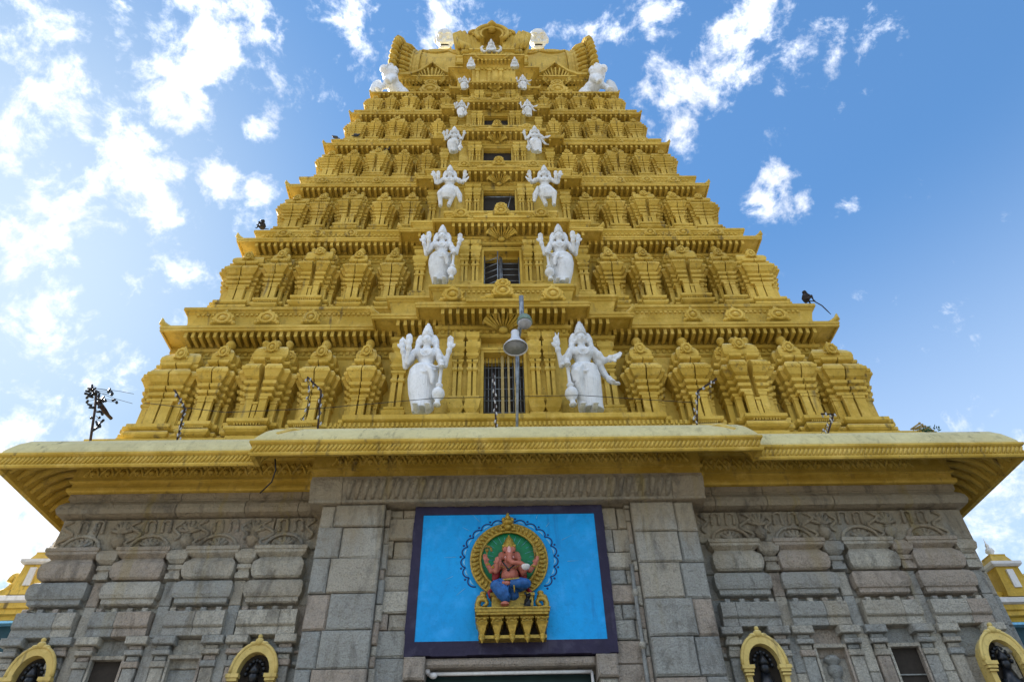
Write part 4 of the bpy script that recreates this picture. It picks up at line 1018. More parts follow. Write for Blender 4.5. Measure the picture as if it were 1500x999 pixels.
bo.ell(G(455, 708, -.35), (.075, .085, .045)); bo.ell(G(455, 694, -.30), (.05, .06, .06))
for q in range(5): bo.ell(G(433+q*11, 714, -.42), (.016, .02, .016), None, 6, 4)
bo.ell(G(470, 588, -.40), (.075, .05, .04)); bo.ell(G(446, 588, -.42), (.03, .03, .035))
BODY = link('body', fuse(bo, 'body', M['pink'], .0085, 2), DE)
fc = MB()
fc.ell(G(487, 352, -.295), (.036, .02, .075)); fc.ell(G(487, 384, -.345), (.03, .02, .05)); fc.ell(G(462, 405, -.31), (.018, .02, .022)); fc.ell(G(512, 405, -.31), (.018, .02, .022))
dpart(fc, 'face_marks', M['rose'], BODY)
ey = MB()
for x in (458, 517): ey.ell(G(x, 370, -.292), (.014, .012, .010), None, 8, 5)
ey.tube([G(440, 425, -.285), G(455, 455, -.335), G(480, 490, -.345), G(500, 478, -.35), G(520, 450, -.30)], .013, 6); ey.ell(G(480, 492, -.345), (.03, .02, .03))
dpart(ey, 'eyes_and_thread', M['black'], BODY)
cl_ = MB()
for sg in (-1, 1):
    cl_.tube([G(487+sg*55, 405, -.13), G(487+sg*78, 450, -.15), G(487+sg*86, 500, -.14), G(487+sg*98, 545, -.12)], [.06, .075, .07, .04], 8, .6)
    cl_.tube([G(487+sg*110, 590, -.15), G(487+sg*128, 615, -.2), G(487+sg*125, 650, -.2)], [.035, .035, .012], 7)
dpart(cl_, 'shawl', M['red'])
dh = MB()
dh.tube([G(455, 570, -.20), G(425, 590, -.30), G(400, 600, -.38)], [.12, .13, .10], 12); dh.ell(G(402, 598, -.38), (.105, .10, .10))
dh.tube([G(405, 605, -.38), G(440, 645, -.37), G(462, 672, -.34), G(462, 690, -.32)], [.10, .115, .10, .065], 12)
dh.tube([G(520, 570, -.20), G(560, 580, -.30), G(590, 585, -.36)], [.12, .12, .09], 12); dh.ell(G(588, 584, -.36), (.09, .09, .085))
dh.tube([G(588, 585, -.37), G(540, 592, -.42), G(490, 590, -.41)], [.09, .085, .055], 12)
dh.ell(G(490, 590, -.16), (.22, .12, .11)); dh.ell(G(505, 635, -.2), (.12, .1, .1))
for q in range(7):
    dh.tube([G(385+q*16, 580+abs(q-3)*3, -.44+.01*abs(q-2)), G(415+q*10, 630, -.475+.012*abs(q-3)), G(448+q*5, 672, -.435)], .012, 5)
    dh.tube([G(590-q*9, 560+q*2, -.42-.004*q), G(570-q*9, 610-q*2, -.455)], .010, 5)
link('dhoti', fuse(dh, 'dhoti', M['dhoti'], .011, 1), DE)
cw = MB()
cw.lathe([(.125, 0), (.135, .03), (.12, .05), (.125, .08), (.10, .10), (.105, .13), (.07, .16), (.08, .19), (.045, .21), (.05, .235), (.02, .25), (.022, .275), (0, .30)], G(487, 335, -.17), 14)
cw.plate([(gx(x), gz(y)) for x, y in ((412, 425), (562, 425), (545, 375), (520, 310), (487, 262), (454, 310), (428, 375))], -.12, -.07)
for x in (452, 487, 522): cw.ell(G(x, 325, -.29), (.03, .02, .03), None, 8, 5)
for a in range(13): cw.ell(G(487+72*math.cos(math.pi*(a/12)*1.0-0), 470-(-0)+38*math.sin(math.pi*a/12)-36, -.30+.06*abs(a-6)/6), .014, None, 6, 4)
for p_ in (G(352, 445, -.25), G(640, 460, -.25), G(385, 462, -.24), G(603, 465, -.24)): cw.ell(p_, (.05, .05, .022))
cw.tube([G(392, 545, -.2), G(440, 560, -.36), G(490, 556, -.36), G(545, 552, -.36), G(590, 545, -.22)], .02, 6); cw.tube([G(500, 555, -.37), G(512, 600, -.45), G(515, 650, -.44)], .014, 6)
dpart(cw, 'crown_and_jewels', M['gold'])
at_ = MB()
for q in range(7):
    a = math.pi*q/6; at_.ell(G(345+28*math.cos(a), 352-26*math.sin(a), -.28), (.025, .02, .03), None, 6, 4)
at_.ell(G(345, 352, -.28), .035, None, 8, 5); at_.tube([G(345, 360, -.28), G(343, 400, -.29)], .012, 6)
dpart(at_, 'lotus', M['darkgold']); at_ = MB()
at_.tube([G(652, 415, -.29), G(650, 360, -.29), G(642, 338, -.29), G(660, 330, -.29), G(668, 350, -.29)], .014, 6); at_.ell(G(652, 365, -.29), (.03, .02, .05))
dpart(at_, 'goad', M['darkgold'])
bw = MB(); bw.lathe([(.02, -.05), (.06, -.03), (.08, .02), (.075, .03), (0, .055)], G(588, 488, -.42), 12); dpart(bw, 'sweet_bowl', M['hallwhite'])
# painted scallops round the arch
sc_ = MB(); MARKS = []
N_ = 17
for q in range(N_):
    a0 = math.radians(-42)+math.radians(264)*q/N_; a1 = a0+math.radians(264)/N_; am = (a0+a1)/2
    def S_(a, k): return Vector((gx(490+k*300*math.cos(a)), -.003, gz(372-k*272*math.sin(a))))
    pts = []
    for t in [j/8 for j in range(9)]:
        a = a0+(a1-a0)*t; pts.append(S_(a, .97+.085*math.sin(math.pi*t)**.7))
    sc_.tube(pts, .0135, 5, .35); MARKS.append(('painted_dot', M['navy'], MB())); MARKS[-1][2].ell(S_(a0, 1.065), (.022, .006, .022), None, 10, 4)
    MARKS.append(('painted_petal', M['sky'], MB())); MARKS[-1][2].tube([S_(a0+(a1-a0)*t, .93+.06*math.sin(math.pi*t)) for t in (.2, .35, .5, .65, .8)], [.004, .013, .016, .013, .004], 5, .3)
for q in range(14):
    a = math.radians(15+q*26+random.uniform(-8, 8)); r0 = random.uniform(1.15, 1.3); r1 = r0+random.uniform(.1, .3)
    if math.sin(a) > -.6: MARKS.append(('painted_ray', M['sky'], MB())); MARKS[-1][2].tube([S_(a, r0), S_(a+.02, r1)], [.005, .002], 4, .4)
part_s = dpart(sc_, 'painted_scallops', M['navy']); 
for nm_, mt_, mb_ in MARKS: dpart(mb_, nm_, mt_, part_s)
# the mouse on the plinth
ms = MB(); ms.ell((0, 0, .10), (.055, .07, .10)); ms.ell((0, -.04, .21), (.04, .06, .045)); ms.ell((0, -.10, .2), (.018, .035, .018)); ms.ell((0, .02, .04), (.07, .08, .045))
for sg in (-1, 1): ms.ell((sg*.04, -.02, .26), (.026, .012, .03)); ms.cap((sg*.045, -.04, .12), (sg*.03, -.09, .14), .016, .012, 6); ms.ell((sg*.05, -.07, .018), (.025, .045, .016))
ms.tube([(.05, .03, .03), (.09, -.02, .015), (.0, -.14, .015), (-.14, -.13, .02), (-.2, -.12, .03)], [.014, .012, .01, .008, .006], 6)
thing('mouse_statue', 'small black mouse figure sitting on the gold plinth by the deity', 'mouse statue', DE.location+Vector((gx(592), -.28, gz(732))), R(25), data=fuse(ms, 'mouse_statue', M['black'], .008, 1))

# ------------------------------------------------------------------ white statues on the ledges
HS = 2.75
def body_mb(pose):
    b = MB(); U = lambda x, z, y=0.: Vector((x, y, z))*HS
    sc = lambda *r: tuple(q*HS for q in r)
    # head, face, neck, chest, waist
    b.ell(U(0, .795, -.01), sc(.062, .066, .078)); b.ell(U(0, .765, -.045), sc(.035, .035, .03))
    b.cap(U(0, .79, -.075), U(0, .775, -.088), .012*HS, .015*HS, 6)
    for s in (-1, 1):
        b.ell(U(s*.027, .80, -.068), sc(.017, .012, .009)); b.ell(U(s*.035, .775, -.058), sc(.02, .018, .02))
        b.ell(U(s*.095, .785, .01), sc(.045, .035, .07)); b.ell(U(s*.105, .735, .01), sc(.04, .035, .05)); b.ell(U(s*.075, .84, .01), sc(.045, .035, .04))
        b.ell(U(s*.11, .695, -.01), sc(.035, .035, .05)); b.ell(U(s*.068, .76, -.03), sc(.018, .018, .026))
    b.ell(U(0, .757, -.072), sc(.022, .012, .008))
    b.cap(U(0, .74), U(0, .70), .045*HS, .055*HS)
    b.ell(U(0, .64), sc(.135, .075, .075)); b.ell(U(-.05, .625, -.05), sc(.058, .045, .05)); b.ell(U(.05, .625, -.05), sc(.058, .045, .05))
    b.tube([U(0, .60), U(0, .54), U(0, .49)], [.105*HS, .082*HS, .105*HS], 12, .75)
    b.ell(U(0, .455), sc(.145, .10, .075)); b.ell(U(0, .525, -.05), sc(.06, .03, .04))
    b.tube([U(.085*math.cos(a), .69-.045*math.sin(-a) if False else .675+.04*math.sin(a), -.06-.02*abs(math.sin(a))) for a in [math.pi+math.pi*q/10 for q in range(11)]], .012*HS, 6)
    b.tube([U(.075*math.cos(a), .67+.10*math.sin(a), -.075-.02*abs(math.sin(a))) for a in [math.pi+math.pi*q/10 for q in range(11)]], .009*HS, 6)
    L = .062*HS; r = .0125*HS; pm = .03*HS
    def arm(sh, el, wr, hd, side, ra=.043):
        b.cap(U(*sh), U(*el), ra*HS, ra*.8*HS); b.cap(U(*el), U(*wr), ra*.76*HS, ra*.52*HS)
        e, w_ = U(*el), U(*wr); m_ = U(*sh).lerp(e, .5)
        b.ell(e.lerp(w_, .85), tuple([.036*HS]*3)); b.ell(m_, tuple([ra*1.12*HS]*3))
        hand(b, w_, hd, side, L, r, pm)
    if pose in 'AB':
        # two raised hands, others at the waist or on the mace
        arm((-.135, .67, .03), (-.235, .53, .02), (-.275, .70, -.02), (-.1, -.2, 1), (1, 0, 0))
        if pose == 'A':
            arm((-.135, .65, -.03), (-.205, .52, -.06), (-.185, .66, -.13), (0, -.3, 1), (1, .2, 0), .040)
            arm((.135, .67, .03), (.215, .54, .02), (.265, .70, -.02), (.1, -.2, 1), (-1, 0, 0))
            arm((.135, .65, -.03), (.175, .51, -.04), (.195, .44, -.11), (.05, -.7, -.5), (1, 0, 0), .040)
            b.lathe([(.0, 0), (.03*HS, .012*HS), (.03*HS, .03*HS), (0, .045*HS)], U(.275, .79, -.03), 10)
            b.cap(U(-.285, .77, -.03), U(-.285, .83, -.03), .018*HS, .008*HS)
        else:
            arm((-.135, .65, -.03), (-.19, .52, -.04), (-.195, .45, -.11), (-.05, -.7, -.5), (1, 0, 0), .040)
            arm((.135, .67, .0), (.235, .56, .0), (.30, .525, -.09), (1, -.3, .1), (0, .3, 1))
            arm((.135, .65, .03), (.235, .44, .04), (.275, .335, -.02), (.6, -.3, -.6), (0, 1, .3), .046)
            b.cap(U(-.27, .79, -.03), U(-.25, .86, -.03), .012*HS, .008*HS); b.cap(U(-.28, .79, -.03), U(-.29, .86, -.03), .012*HS, .008*HS)
    elif pose == 'C':
        arm((-.135, .67, .03), (-.27, .60, .02), (-.305, .735, -.02), (-.2, -.2, 1), (1, 0, 0)); arm((-.135, .65, -.03), (-.235, .545, -.05), (-.215, .66, -.11), (0, -.3, 1), (1, .2, 0), .040)
        arm((.135, .67, .03), (.25, .60, .02), (.29, .73, -.02), (.1, -.2, 1), (-1, 0, 0)); arm((.135, .65, -.03), (.24, .58, -.04), (.29, .56, -.11), (.8, -.5, .2), (0, .3, 1), .046)
        b.cap(U(.295, .80, -.03), U(.295, .86, -.03), .014*HS, .010*HS); b.cap(U(.265, .83, -.03), U(.325, .83, -.03), .010*HS, .010*HS)
        # striding legs, one knee lifted to the side
        b.cap(U(-.06, .45), U(-.18, .30, -.06), .085*HS, .06*HS); b.cap(U(-.18, .30, -.06), U(-.165, .05, -.02), .055*HS, .036*HS); b.ell(U(-.17, .018, -.06), sc(.035, .075, .02))
        b.cap(U(.05, .44), U(.06, .25, -.04), .085*HS, .062*HS); b.cap(U(.06, .25, -.04), U(-.01, .05, -.0), .055*HS, .038*HS); b.ell(U(-.01, .018, -.06), sc(.035, .075, .02))
        b.tube([U(.12, .45, -.03), U(.19, .28, -.03), U(.22, .12, -.02)], [.05*HS, .06*HS, .03*HS], 8); b.tube([U(.0, .47), U(-.01, .38, -.04), U(-.03, .28, -.05), U(-.04, .2, -.04)], [q*HS for q in (.12, .15, .13, .11)], 14, .6)
        for z in (.09, .12): b.ell(U(-.167, z, -.02), sc(.044, .044, .012)); b.ell(U(-.003, z, -.0), sc(.046, .046, .012))
    elif pose == 'D':
        for s in (-1, 1):
            b.cap(U(s*.125, .66), U(s*.18, .52, -.02), .045*HS, .04*HS); b.cap(U(s*.18, .52, -.02), U(s*.15, .43, -.10), .04*HS, .03*HS); hand(b, U(s*.15, .43, -.10), (0, -.6, -.5), (s, 0, 0), L, r, pm)
            b.cap(U(s*.06, .43), U(s*.17, .40, -.08), .075*HS, .05*HS); b.cap(U(s*.17, .40, -.08), U(-s*.03, .385, -.11), .045*HS, .035*HS); b.ell(U(-s*.06, .38, -.12), sc(.05, .03, .022))
        b.tube([U(0, .37), U(0, .45), U(0, .56), U(0, .70), U(0, .80)], [q*HS for q in (.205, .18, .13, .10, .06)], 14, .55)
    if pose in 'AB':
        for s in (-1, 1):
            b.ell(U(s*.065, .018, -.10), sc(.036, .085, .022))
            for q in range(5): b.ell(U(s*.065+(q-2)*.015, .012, -.18+.004*abs(q-2)), tuple([.010*HS]*3), None, 6, 4)
            b.cap(U(s*.06, .30), U(s*.06, .03, -.03), .06*HS, .04*HS)
    return b
def skirt_mb(pose):
    b = MB(); U = lambda x, z, y=0.: Vector((x, y, z))*HS
    if pose == 'A':
        b.tube([U(-.01, .50), U(-.015, .45), U(-.02, .36), U(-.02, .22), U(-.01, .10), U(0, .035)], [q*HS for q in (.125, .165, .175, .155, .125, .12)], 20, .72)
    else:
        b.tube([U(0, .50), U(.0, .45), U(.03, .36), U(.05, .22), U(.06, .10), U(.06, .035)], [q*HS for q in (.12, .155, .155, .13, .115, .12)], 20, .72)
        b.tube([U(-.05, .44, -.04), U(-.10, .33, -.10), U(-.095, .27, -.09)], [q*HS for q in (.085, .075, .06)], 12); b.tube([U(-.095, .27, -.09), U(-.03, .10, -.02)], [.06*HS, .05*HS], 10)
    x0 = -.01 if pose == 'A' else .04
    for q in range(9):       # pleats
        t = (q-4)/4
        b.tube([U(x0+.05*t, .46, -.115), U(x0+.10*t, .30, -.125+.05*t*t), U(x0+.085*t, .12, -.095+.04*t*t), U(x0+.085*t, .035, -.09+.04*t*t)], [.010*HS, .011*HS, .011*HS, .013*HS], 6)
    # sash with a hanging knot
    b.tube([U(.14*math.cos(a), .475-.02*math.sin(a), -.105*math.sin(a)) for a in [math.pi*q/10 for q in range(11)]], .02*HS, 6)
    s = 1 if pose == 'A' else -1
    b.tube([U(s*.03, .44, -.125), U(s*.075, .38, -.14), U(s*.10, .30, -.13), U(s*.095, .24, -.13)], [.02*HS, .035*HS, .03*HS, .018*HS], 7)
    b.tube([U(-s*.12, .44, -.07), U(0, .36, -.14), U(s*.13, .43, -.07)], .012*HS, 6)
    return b
def crown_mb():
    b = MB()
    b.lathe([(q[0]*HS, q[1]*HS) for q in ((.066, 0), (.074, .012), (.066, .024), (.07, .034), (.064, .05), (.066, .06), (.052, .085), (.055, .095), (.04, .118), (.042, .128), (.022, .15), (.02, .165), (0, .178))], Vector((0, 0, .84))*HS, 14)
    b.ell(Vector((0, -.068, .875))*HS, (.02*HS, .012*HS, .026*HS))
    return b
def mace_mb(s):
    b = MB(); p0 = Vector((s*.195, -.12, .46))*HS; p1 = Vector((s*.165, -.12, .02))*HS
    ax = (p1-p0)
    rot = Vector((0, 0, 1)).rotation_difference(ax.normalized()).to_matrix().to_4x4(); rot.translation = p0
    t = MB(); L = ax.length
    t.lathe([(0, -.05*HS), (.03*HS, -.03*HS), (.034*HS, 0), (.02*HS, .02*HS), (.018*HS, .3*L), (.021*HS, .5*L), (.04*HS, .52*L), (.036*HS, .56*L), (.022*HS, .58*L), (.062*HS, .66*L), (.072*HS, .74*L), (.056*HS, .82*L), (.03*HS, .87*L), (.028*HS, .93*L), (.04*HS, .97*L), (.036*HS, L), (0, L)], (0, 0, 0), 14)
    b.merge(t, rot); return b
VX = .02
STM = {}
for p_ in 'ABCD': STM['body'+p_] = fuse(body_mb(p_), 'body', M['white'], VX, 2)
for p_ in 'AB': STM['skirt'+p_] = fuse(skirt_mb(p_), 'dhoti', M['white'], VX, 1)
STM['crown'] = crown_mb().mesh('crown', M['white']); STM['maceA'] = mace_mb(1).mesh('mace', M['white']); STM['maceB'] = mace_mb(-1).mesh('mace', M['white'])
def ypx_of(p):
    v = p-CAM_LOC; return 499.5-1000*v.dot(up)/v.dot(fw)
def statue(pose, px, yf, yh, Y, label, group, flip=1, lean=0., zb=0., wide=.9):
    """stands at depth Y leaning a little out over the ledge, as tower statues do"""
    p = at(px, yf, Y); h = 1.
    for _ in range(12):
        top = p+Vector((0, -math.sin(lean), math.cos(lean)))*h*(1-zb)
        h *= 1+.9*((yf-yh)/(yf-ypx_of(top))-1)
    s = h/HS; off = Vector((0, math.sin(lean), -math.cos(lean)))*zb*h
    o = thing('deity_statue', label, 'statue', p+off, 0, (s*flip*wide, s, s), group)
    o.rotation_euler = (lean, 0, 0)
    link('body', STM['body'+pose], o); link('crown', STM['crown'], o)
    if pose in 'AB': link('dhoti', STM['skirt'+pose], o); link('mace', STM['mace'+pose], o)
    return o
GS = 'white statues beside the windows'
def pz(px, y, Y): return at(px, y, Y).z
rowsS = [
 # pose, x, foot y, head y, Y, label
 ('A', 619, 607, 476, .16, 'large white four armed statue with a mace, left of the lowest window', 1),
 ('B', 861, 607, 473, .16, 'large white statue right of the lowest window, one arm reaching outward', 1),
 ('A', 645, 418, 331, .75, 'white standing statue left of the window with the open metal gate', 1),
 ('A', 823, 420, 330, .75, 'white standing statue right of the window with the open metal gate', -1),
 ('C', 658, 305, 243, 1.30, 'white striding statue with a lifted knee left of the third window from below', 1),
 ('C', 799, 304, 243, 1.30, 'white striding statue with a lifted knee right of the third window from below', -1),
 ('A', 665, 225, 186, 1.85, 'small white standing statue left of the fourth window from below', 1),
 ('B', 784, 225, 185, 1.85, 'small white standing statue right of the fourth window from below', 1),
 ('A', 676, 172, 147, 2.40, 'small white statue left of the fifth window from below', 1),
 ('B', 773, 171, 146, 2.40, 'small white statue right of the fifth window from below', 1),
 ('A', 680, 132, 112, 2.85, 'tiny white statue left of the topmost window', 1),
 ('B', 766, 132, 110, 2.85, 'tiny white statue right of the topmost window', 1)]
for q, (pose, x, yf, yh, Y, lab, fl) in enumerate(rowsS):
    statue(pose, x, yf, yh, Y, lab, GS, fl, R((6, 12, 20, 22, 23, 24)[q//2]), 0., (.82, .9, 1.02, 1.15, 1.2, 1.2)[q//2])
for x, lab in ((690, 'white seated statue with a pointed crown, left end of the top ledge below the arch'), (754, 'white seated statue with a pointed crown, right end of the top ledge below the arch')):
    statue('D', x, 100.5, 84, 3.15, lab, GS, 1, R(28), .36, 1.)
tp = statue('D', 719.5, 77, 58, 3.1, 'white seated statue between curved horns inside the crowning arch', GS, 1, R(28), .36, 1.)
for s in (-1, 1):
    hb = MB(); hb.tube([(s*.5, -.1, 1.05), (s*.85, -.1, 1.0), (s*1.1, -.1, 1.2), (s*1.15, -.1, 1.5), (s*1.0, -.1, 1.72), (s*.9, -.1, 1.68)], [.12, .16, .17, .15, .1, .05], 8); hb.build('horn', M['white'], tp)

# ------------------------------------------------------------------ crouching lions and heads on the roof
lb = MB()
lb.ell((0, .15, 1.0), (.42, .62, .5)); lb.ell((0, -.25, 1.15), (.45, .42, .5)); lb.ell((0, -.48, 1.75), (.42, .40, .42)); lb.ell((0, -.85, 1.66), (.26, .24, .2)); lb.ell((0, -.86, 1.52), (.22, .2, .1))
for s in (-1, 1):
    lb.ell((s*.2, -.8, 1.86), (.1, .1, .1)); lb.ell((s*.32, -.4, 2.1), (.12, .1, .15)); lb.ell((s*.36, .5, .55), (.24, .45, .5))
    lb.cap((s*.32, -.35, 1.0), (s*.38, -.6, .45), .2, .14); lb.cap((s*.38, -.6, .45), (s*.38, -.62, .12), .13, .12); lb.ell((s*.38, -.72, .09), (.15, .2, .1)); lb.ell((s*.42, .2, .09), (.15, .3, .1))
    for q in range(5): lb.ell((s*(.30+.05*math.sin(q)), -.25-.1*q, 1.35+.17*q), (.16, .16, .14))
for q in range(9): a = math.pi*q/8; lb.ell((.42*math.cos(a), -.35, 1.75+.42*math.sin(a)), (.13, .16, .13))
lb.tube([(0, .7, .5), (.1, 1.0, .8), (.05, 1.0, 1.3), (0, .85, 1.6)], [.1, .09, .09, .14], 8)
LION = fuse(lb, 'lion_statue', M['white'], .035, 2)
for px, yf, yt, rz, lab in ((576, 131, 95, R(-38), 'white crouching lion statue on the left end of the top ledge'), (870, 128, 92, R(38), 'white crouching lion statue on the right end of the top ledge')):
    Y = 3.95; p = at(px, yf, Y); h = (pz(px, yt, Y)-p.z)/2.2
    h *= .80; lo = thing('lion_statue', lab, 'lion statue', (p.x, Y+.1, ZF[6]), rz, (h*.95, h, h), 'white lions on the top ledge', LION)
    cu = MB(); sgn = -1 if px < 700 else 1
    o = Matrix.Rotation(-rz, 4, 'Z') @ Vector((sgn*.95, .0, 0))
    cu.tube([(o.x, o.y, .02), (o.x, o.y, .5), (o.x*.98, o.y, 1.0), (o.x*.9, o.y, 1.4), (o.x*.8, o.y, 1.5)], [.28, .34, .30, .16, .04], 10); cu.build('tail_plume', M['white'], lo)
hd = MB()
hd.ell((0, 0, .62), (.62, .62, .62)); hd.ell((0, -.45, .34), (.36, .28, .2)); hd.ell((0, -.42, .08), (.36, .26, .12)); hd.ell((0, -.62, .52), (.12, .12, .13))
for s in (-1, 1): hd.ell((s*.24, -.52, .74), (.13, .1, .11)); hd.tube([(0, -.62, .40), (s*.25, -.6, .36), (s*.45, -.45, .42), (s*.5, -.35, .55)], [.09, .09, .06, .03], 7); hd.ell((s*.6, 0, .55), (.1, .16, .22)); hd.tube([(s*.1, -.62, .9), (s*.28, -.56, .93), (s*.42, -.42, .86)], .05, 6)
HEAD = fuse(hd, 'guardian_head', M['white'], .03, 2)
mo = MB(); mo.ell((0, -.50, .21), (.28, .2, .06)); MOUTH = mo.mesh('mouth', M['gap'])
nk = MB(); nk.lathe([(.3, -.8), (.32, -.1), (.42, 0), (.4, .12)], (0, 0, 0), 14); NECK = nk.mesh('neck_block', M['ochre'])
for px, lab in ((652, 'white bald head with open mouth on the roof, left of the central arch'), (788, 'white bald head with open mouth on the roof, right of the central arch')):
    Y = 6.3; p = at(px, 74, Y); s = (pz(px, 52, Y)-p.z)/1.24*.72
    h = thing('guardian_head', lab, 'statue', (p.x, Y, p.z+.1), 0, (s*.8, s*.8, s*.8), 'white heads on the roof', HEAD); h.rotation_euler = (R(58), 0, 0)
    link('mouth', MOUTH, h); link('neck_block', NECK, h)

# ------------------------------------------------------------------ lamp post on the eave
LP = at(757, 628, -.55)
lp = thing('lamp_post', 'leaning steel lamp post with two lamps in front of the lowest window', 'lamp post', LP)
def wl(px, y, Y): return at(px, y, Y)-LP
m_ = MB(); m_.tube([Vector((0, 0, -.1)), wl(758.5, 530, -.62), wl(760, 480, -.7)], .03, 8); m_.tube([wl(759, 500, -.66), wl(764, 462, -.85), wl(763.5, 434, -1.0)], [.04, .055, .055], 10)
m_.tube([wl(757.2, 560, -.57), wl(757.6, 540, -.6), wl(757.8, 520, -.62)], .042, 8); m_.lathe([(.12, -.02), (.12, .02), (.06, .04)], (0, 0, -.05), 10)
m_.build('pole', M['steel'], lp)
bt = wl(754.5, 487, -1.0); a_ = MB(); a_.tube([wl(760, 482, -.72), bt+Vector((0, .12, .06)), bt], .025, 6)
dm = wl(768, 462, -1.1); a_.tube([wl(763.5, 455, -.9), dm+Vector((0, .05, .03)), dm], .025, 6); a_.build('lamp_arm', M['steel'], lp)
be = MB(); be.lathe([(.02, .03), (.085, .02), (.095, -.02), (.085, -.05), (.10, -.18), (.14, -.26), (.22, -.36), (.265, -.43), (.272, -.455), (.262, -.458), (.25, -.43), (.13, -.27), (.09, -.2), (.0, -.19)], bt, 20)
B_ = be.build('bell_shade', M['shade'], lp)
bi = MB(); bi.lathe([(.245, -.436), (.21, -.365), (.13, -.277), (.085, -.21), (0, -.2)], bt, 20); bi.ell(bt+Vector((0, 0, -.3)), (.06, .06, .1)); bi.build('bell_inside', M['shade_in'], B_)
do = MB(); do.lathe([(.03, .02), (.06, .0), (.10, -.03), (.145, -.09), (.165, -.16), (.17, -.2), (.175, -.205), (.175, -.23), (.165, -.235)], dm, 18); D_ = do.build('lamp_dome', M['dome_g'], lp)
bl = MB(); bl.lathe([(.16, -.236), (.155, -.27), (.12, -.32), (.06, -.35), (0, -.36)], dm, 18); bl.build('lamp_bowl', M['dome_l'], D_)

# ------------------------------------------------------------------ rods wound with strings of small lamps
bb = MB(); bb.cap((0, 0, 0), (.01, 0, -.05), .016, .02, 6); BULB = bb.mesh('lamp', M['bulb'])
def light_stand(pts, label, spread=.035, n=16, hang=None):
    W_ = [at(*p) for p in pts]; b0 = W_[0]
    o = thing('light_stand', label, 'light stand', b0, group='lamp string stands on the eave')
    r = MB(); loc = [p-b0 for p in W_]; loc[0] = Vector((0, 0, -.25)); r.tube(loc, .02, 6); r.build('rod', M['rust'], o)
    wv = MB(); path = [Vector((0, 0, 0))]+loc[1:]
    if hang: path = path+[at(*p)-b0 for p in hang]; wv.tube([at(*p)-b0 for p in [pts[-1]]+hang], .008, 4)
    seg = list(zip(path, path[1:])); tot = sum((b-a).length for a, b in seg); spir = []
    for q in range(n*3):
        f = tot*q/(n*3-1)
        for a, b in seg:
            if f <= (b-a).length+1e-6: c = a.lerp(b, f/max((b-a).length, 1e-6)); break
            f -= (b-a).length
        ang = q*1.3; c = c+Vector((math.cos(ang)*spread, math.sin(ang)*spread, 0)); spir.append(c)
        if q % 3 == 0: link('lamp', BULB, o, c, random.random()*6)
    wv.tube(spir, .006, 4); wv.build('wire', M['wire'], o)
    return o
light_stand([(262, 641, -.02), (271, 598, .0), (256, 571, -.3)], 'bent rod wound with lamps at the second shrine from the left')
light_stand([(468, 619, -.45), (470.5, 572, -.45), (450, 552, -.7)], 'bent rod with a hanging lamp string left of the largest statue', hang=[(453, 575, -.7), (449, 604, -.6), (441, 616, -.5)])
light_stand([(1017, 617, -.45), (1022, 573, -.45), (1050, 555, -.6)], 'pale rod wound with lamps and bent to the right beside the wide shrine', hang=None)
light_stand([(1201, 641, -.02), (1221, 607, -.05), (1203, 606, -.1)], 'short slanting rod with lamps above the right eave')
light_stand([(727, 622, -.75), (725, 585, -.75), (723, 547, -.75)], 'thin upright string of lamps in front of the lowest window', .02, 14)
# post with a cluster of leaf shaped lamps at the left end
b0 = at(137, 640, -.02)
o = thing('light_post', 'dark iron post hung with leaf shaped lamps at the left eave end', 'light post', b0)
q_ = lambda px, y, Y=0.: at(px, y, Y)-b0
r = MB(); r.tube([Vector((0, 0, -.2)), q_(139, 600), q_(141, 572)], .026, 7); r.tube([q_(140, 580), q_(134, 569, -.1), q_(129, 569, -.2)], .022, 6)
r.tube([q_(142, 588), q_(152, 602, .2), q_(163, 613, .5)], .04, 6); r.tube([q_(143, 583), q_(155, 600, .25), q_(160, 609, .45)], .025, 6); r.build('rod', M['rust'], o)
wv = MB(); random.seed(5)
for px, y in [(128, 573), (131, 571), (135, 568), (138, 570), (127, 577), (130, 579), (133, 581), (128, 588), (131, 593), (134, 597), (137, 577), (141, 575), (145, 579), (143, 590), (149, 586), (152, 588), (147, 594), (144, 603), (149, 605), (145, 612), (150, 617), (134, 612), (142, 620), (140, 628), (146, 622), (160, 572), (164, 575), (163, 578), (167, 586), (171, 589), (154, 586)]:
    p = q_(px, y, random.uniform(-.1, .1)); dv = Vector((random.uniform(-.04, .04), random.uniform(-.03, .03), -.05+random.uniform(-.02, .06)))
    c = MB(); c.cap(-dv, dv, .022, .03, 6); c.build('lamp', M['black'], o, p)
    wv.tube([p, p+(q_(140, y-3)-p)*.9], .006, 4)
wv.tube([q_(141, 573), q_(165, 583, .3), q_(194, 591, .9)], .006, 4); wv.tube([q_(141, 569), q_(175, 573, .3), q_(196, 577, .9)], .006, 4); wv.build('wire', M['wire'], o)
# leafy bundle at the right end
p0 = at(1352, 634, .25)
lf = thing('leaf_bundle', 'bundle of old lamp rods and green leaves at the right end of the eave', 'leaf bundle', p0)
a = MB()
for q in range(7):
    s = at(1334+q*3, 633-random.uniform(0, 4), .3)-p0; e = at(1347+q*4, 620+q*2.2, .2)-p0; a.tube([s, e], .018, 6); a.ell(e, .03, None, 6, 4)
a.build('rod', M['wood'], lf)
b = MB()
for q in range(60):
    c0 = at(random.uniform(1350, 1376), random.uniform(626, 637), random.uniform(.1, .35))-p0; d = Vector((random.uniform(-1, 1), random.uniform(-1, 1), random.uniform(-.3, .6))).normalized()
    n = d.orthogonal().normalized(); l = random.uniform(.07, .13)
    b.add([c0, c0+d*l*.5+n*l*.2, c0+d*l, c0+d*l*.5-n*l*.2, c0+d*l*.5+d.cross(n)*.02], [(0, 1, 4), (1, 2, 4), (2, 3, 4), (3, 0, 4)])
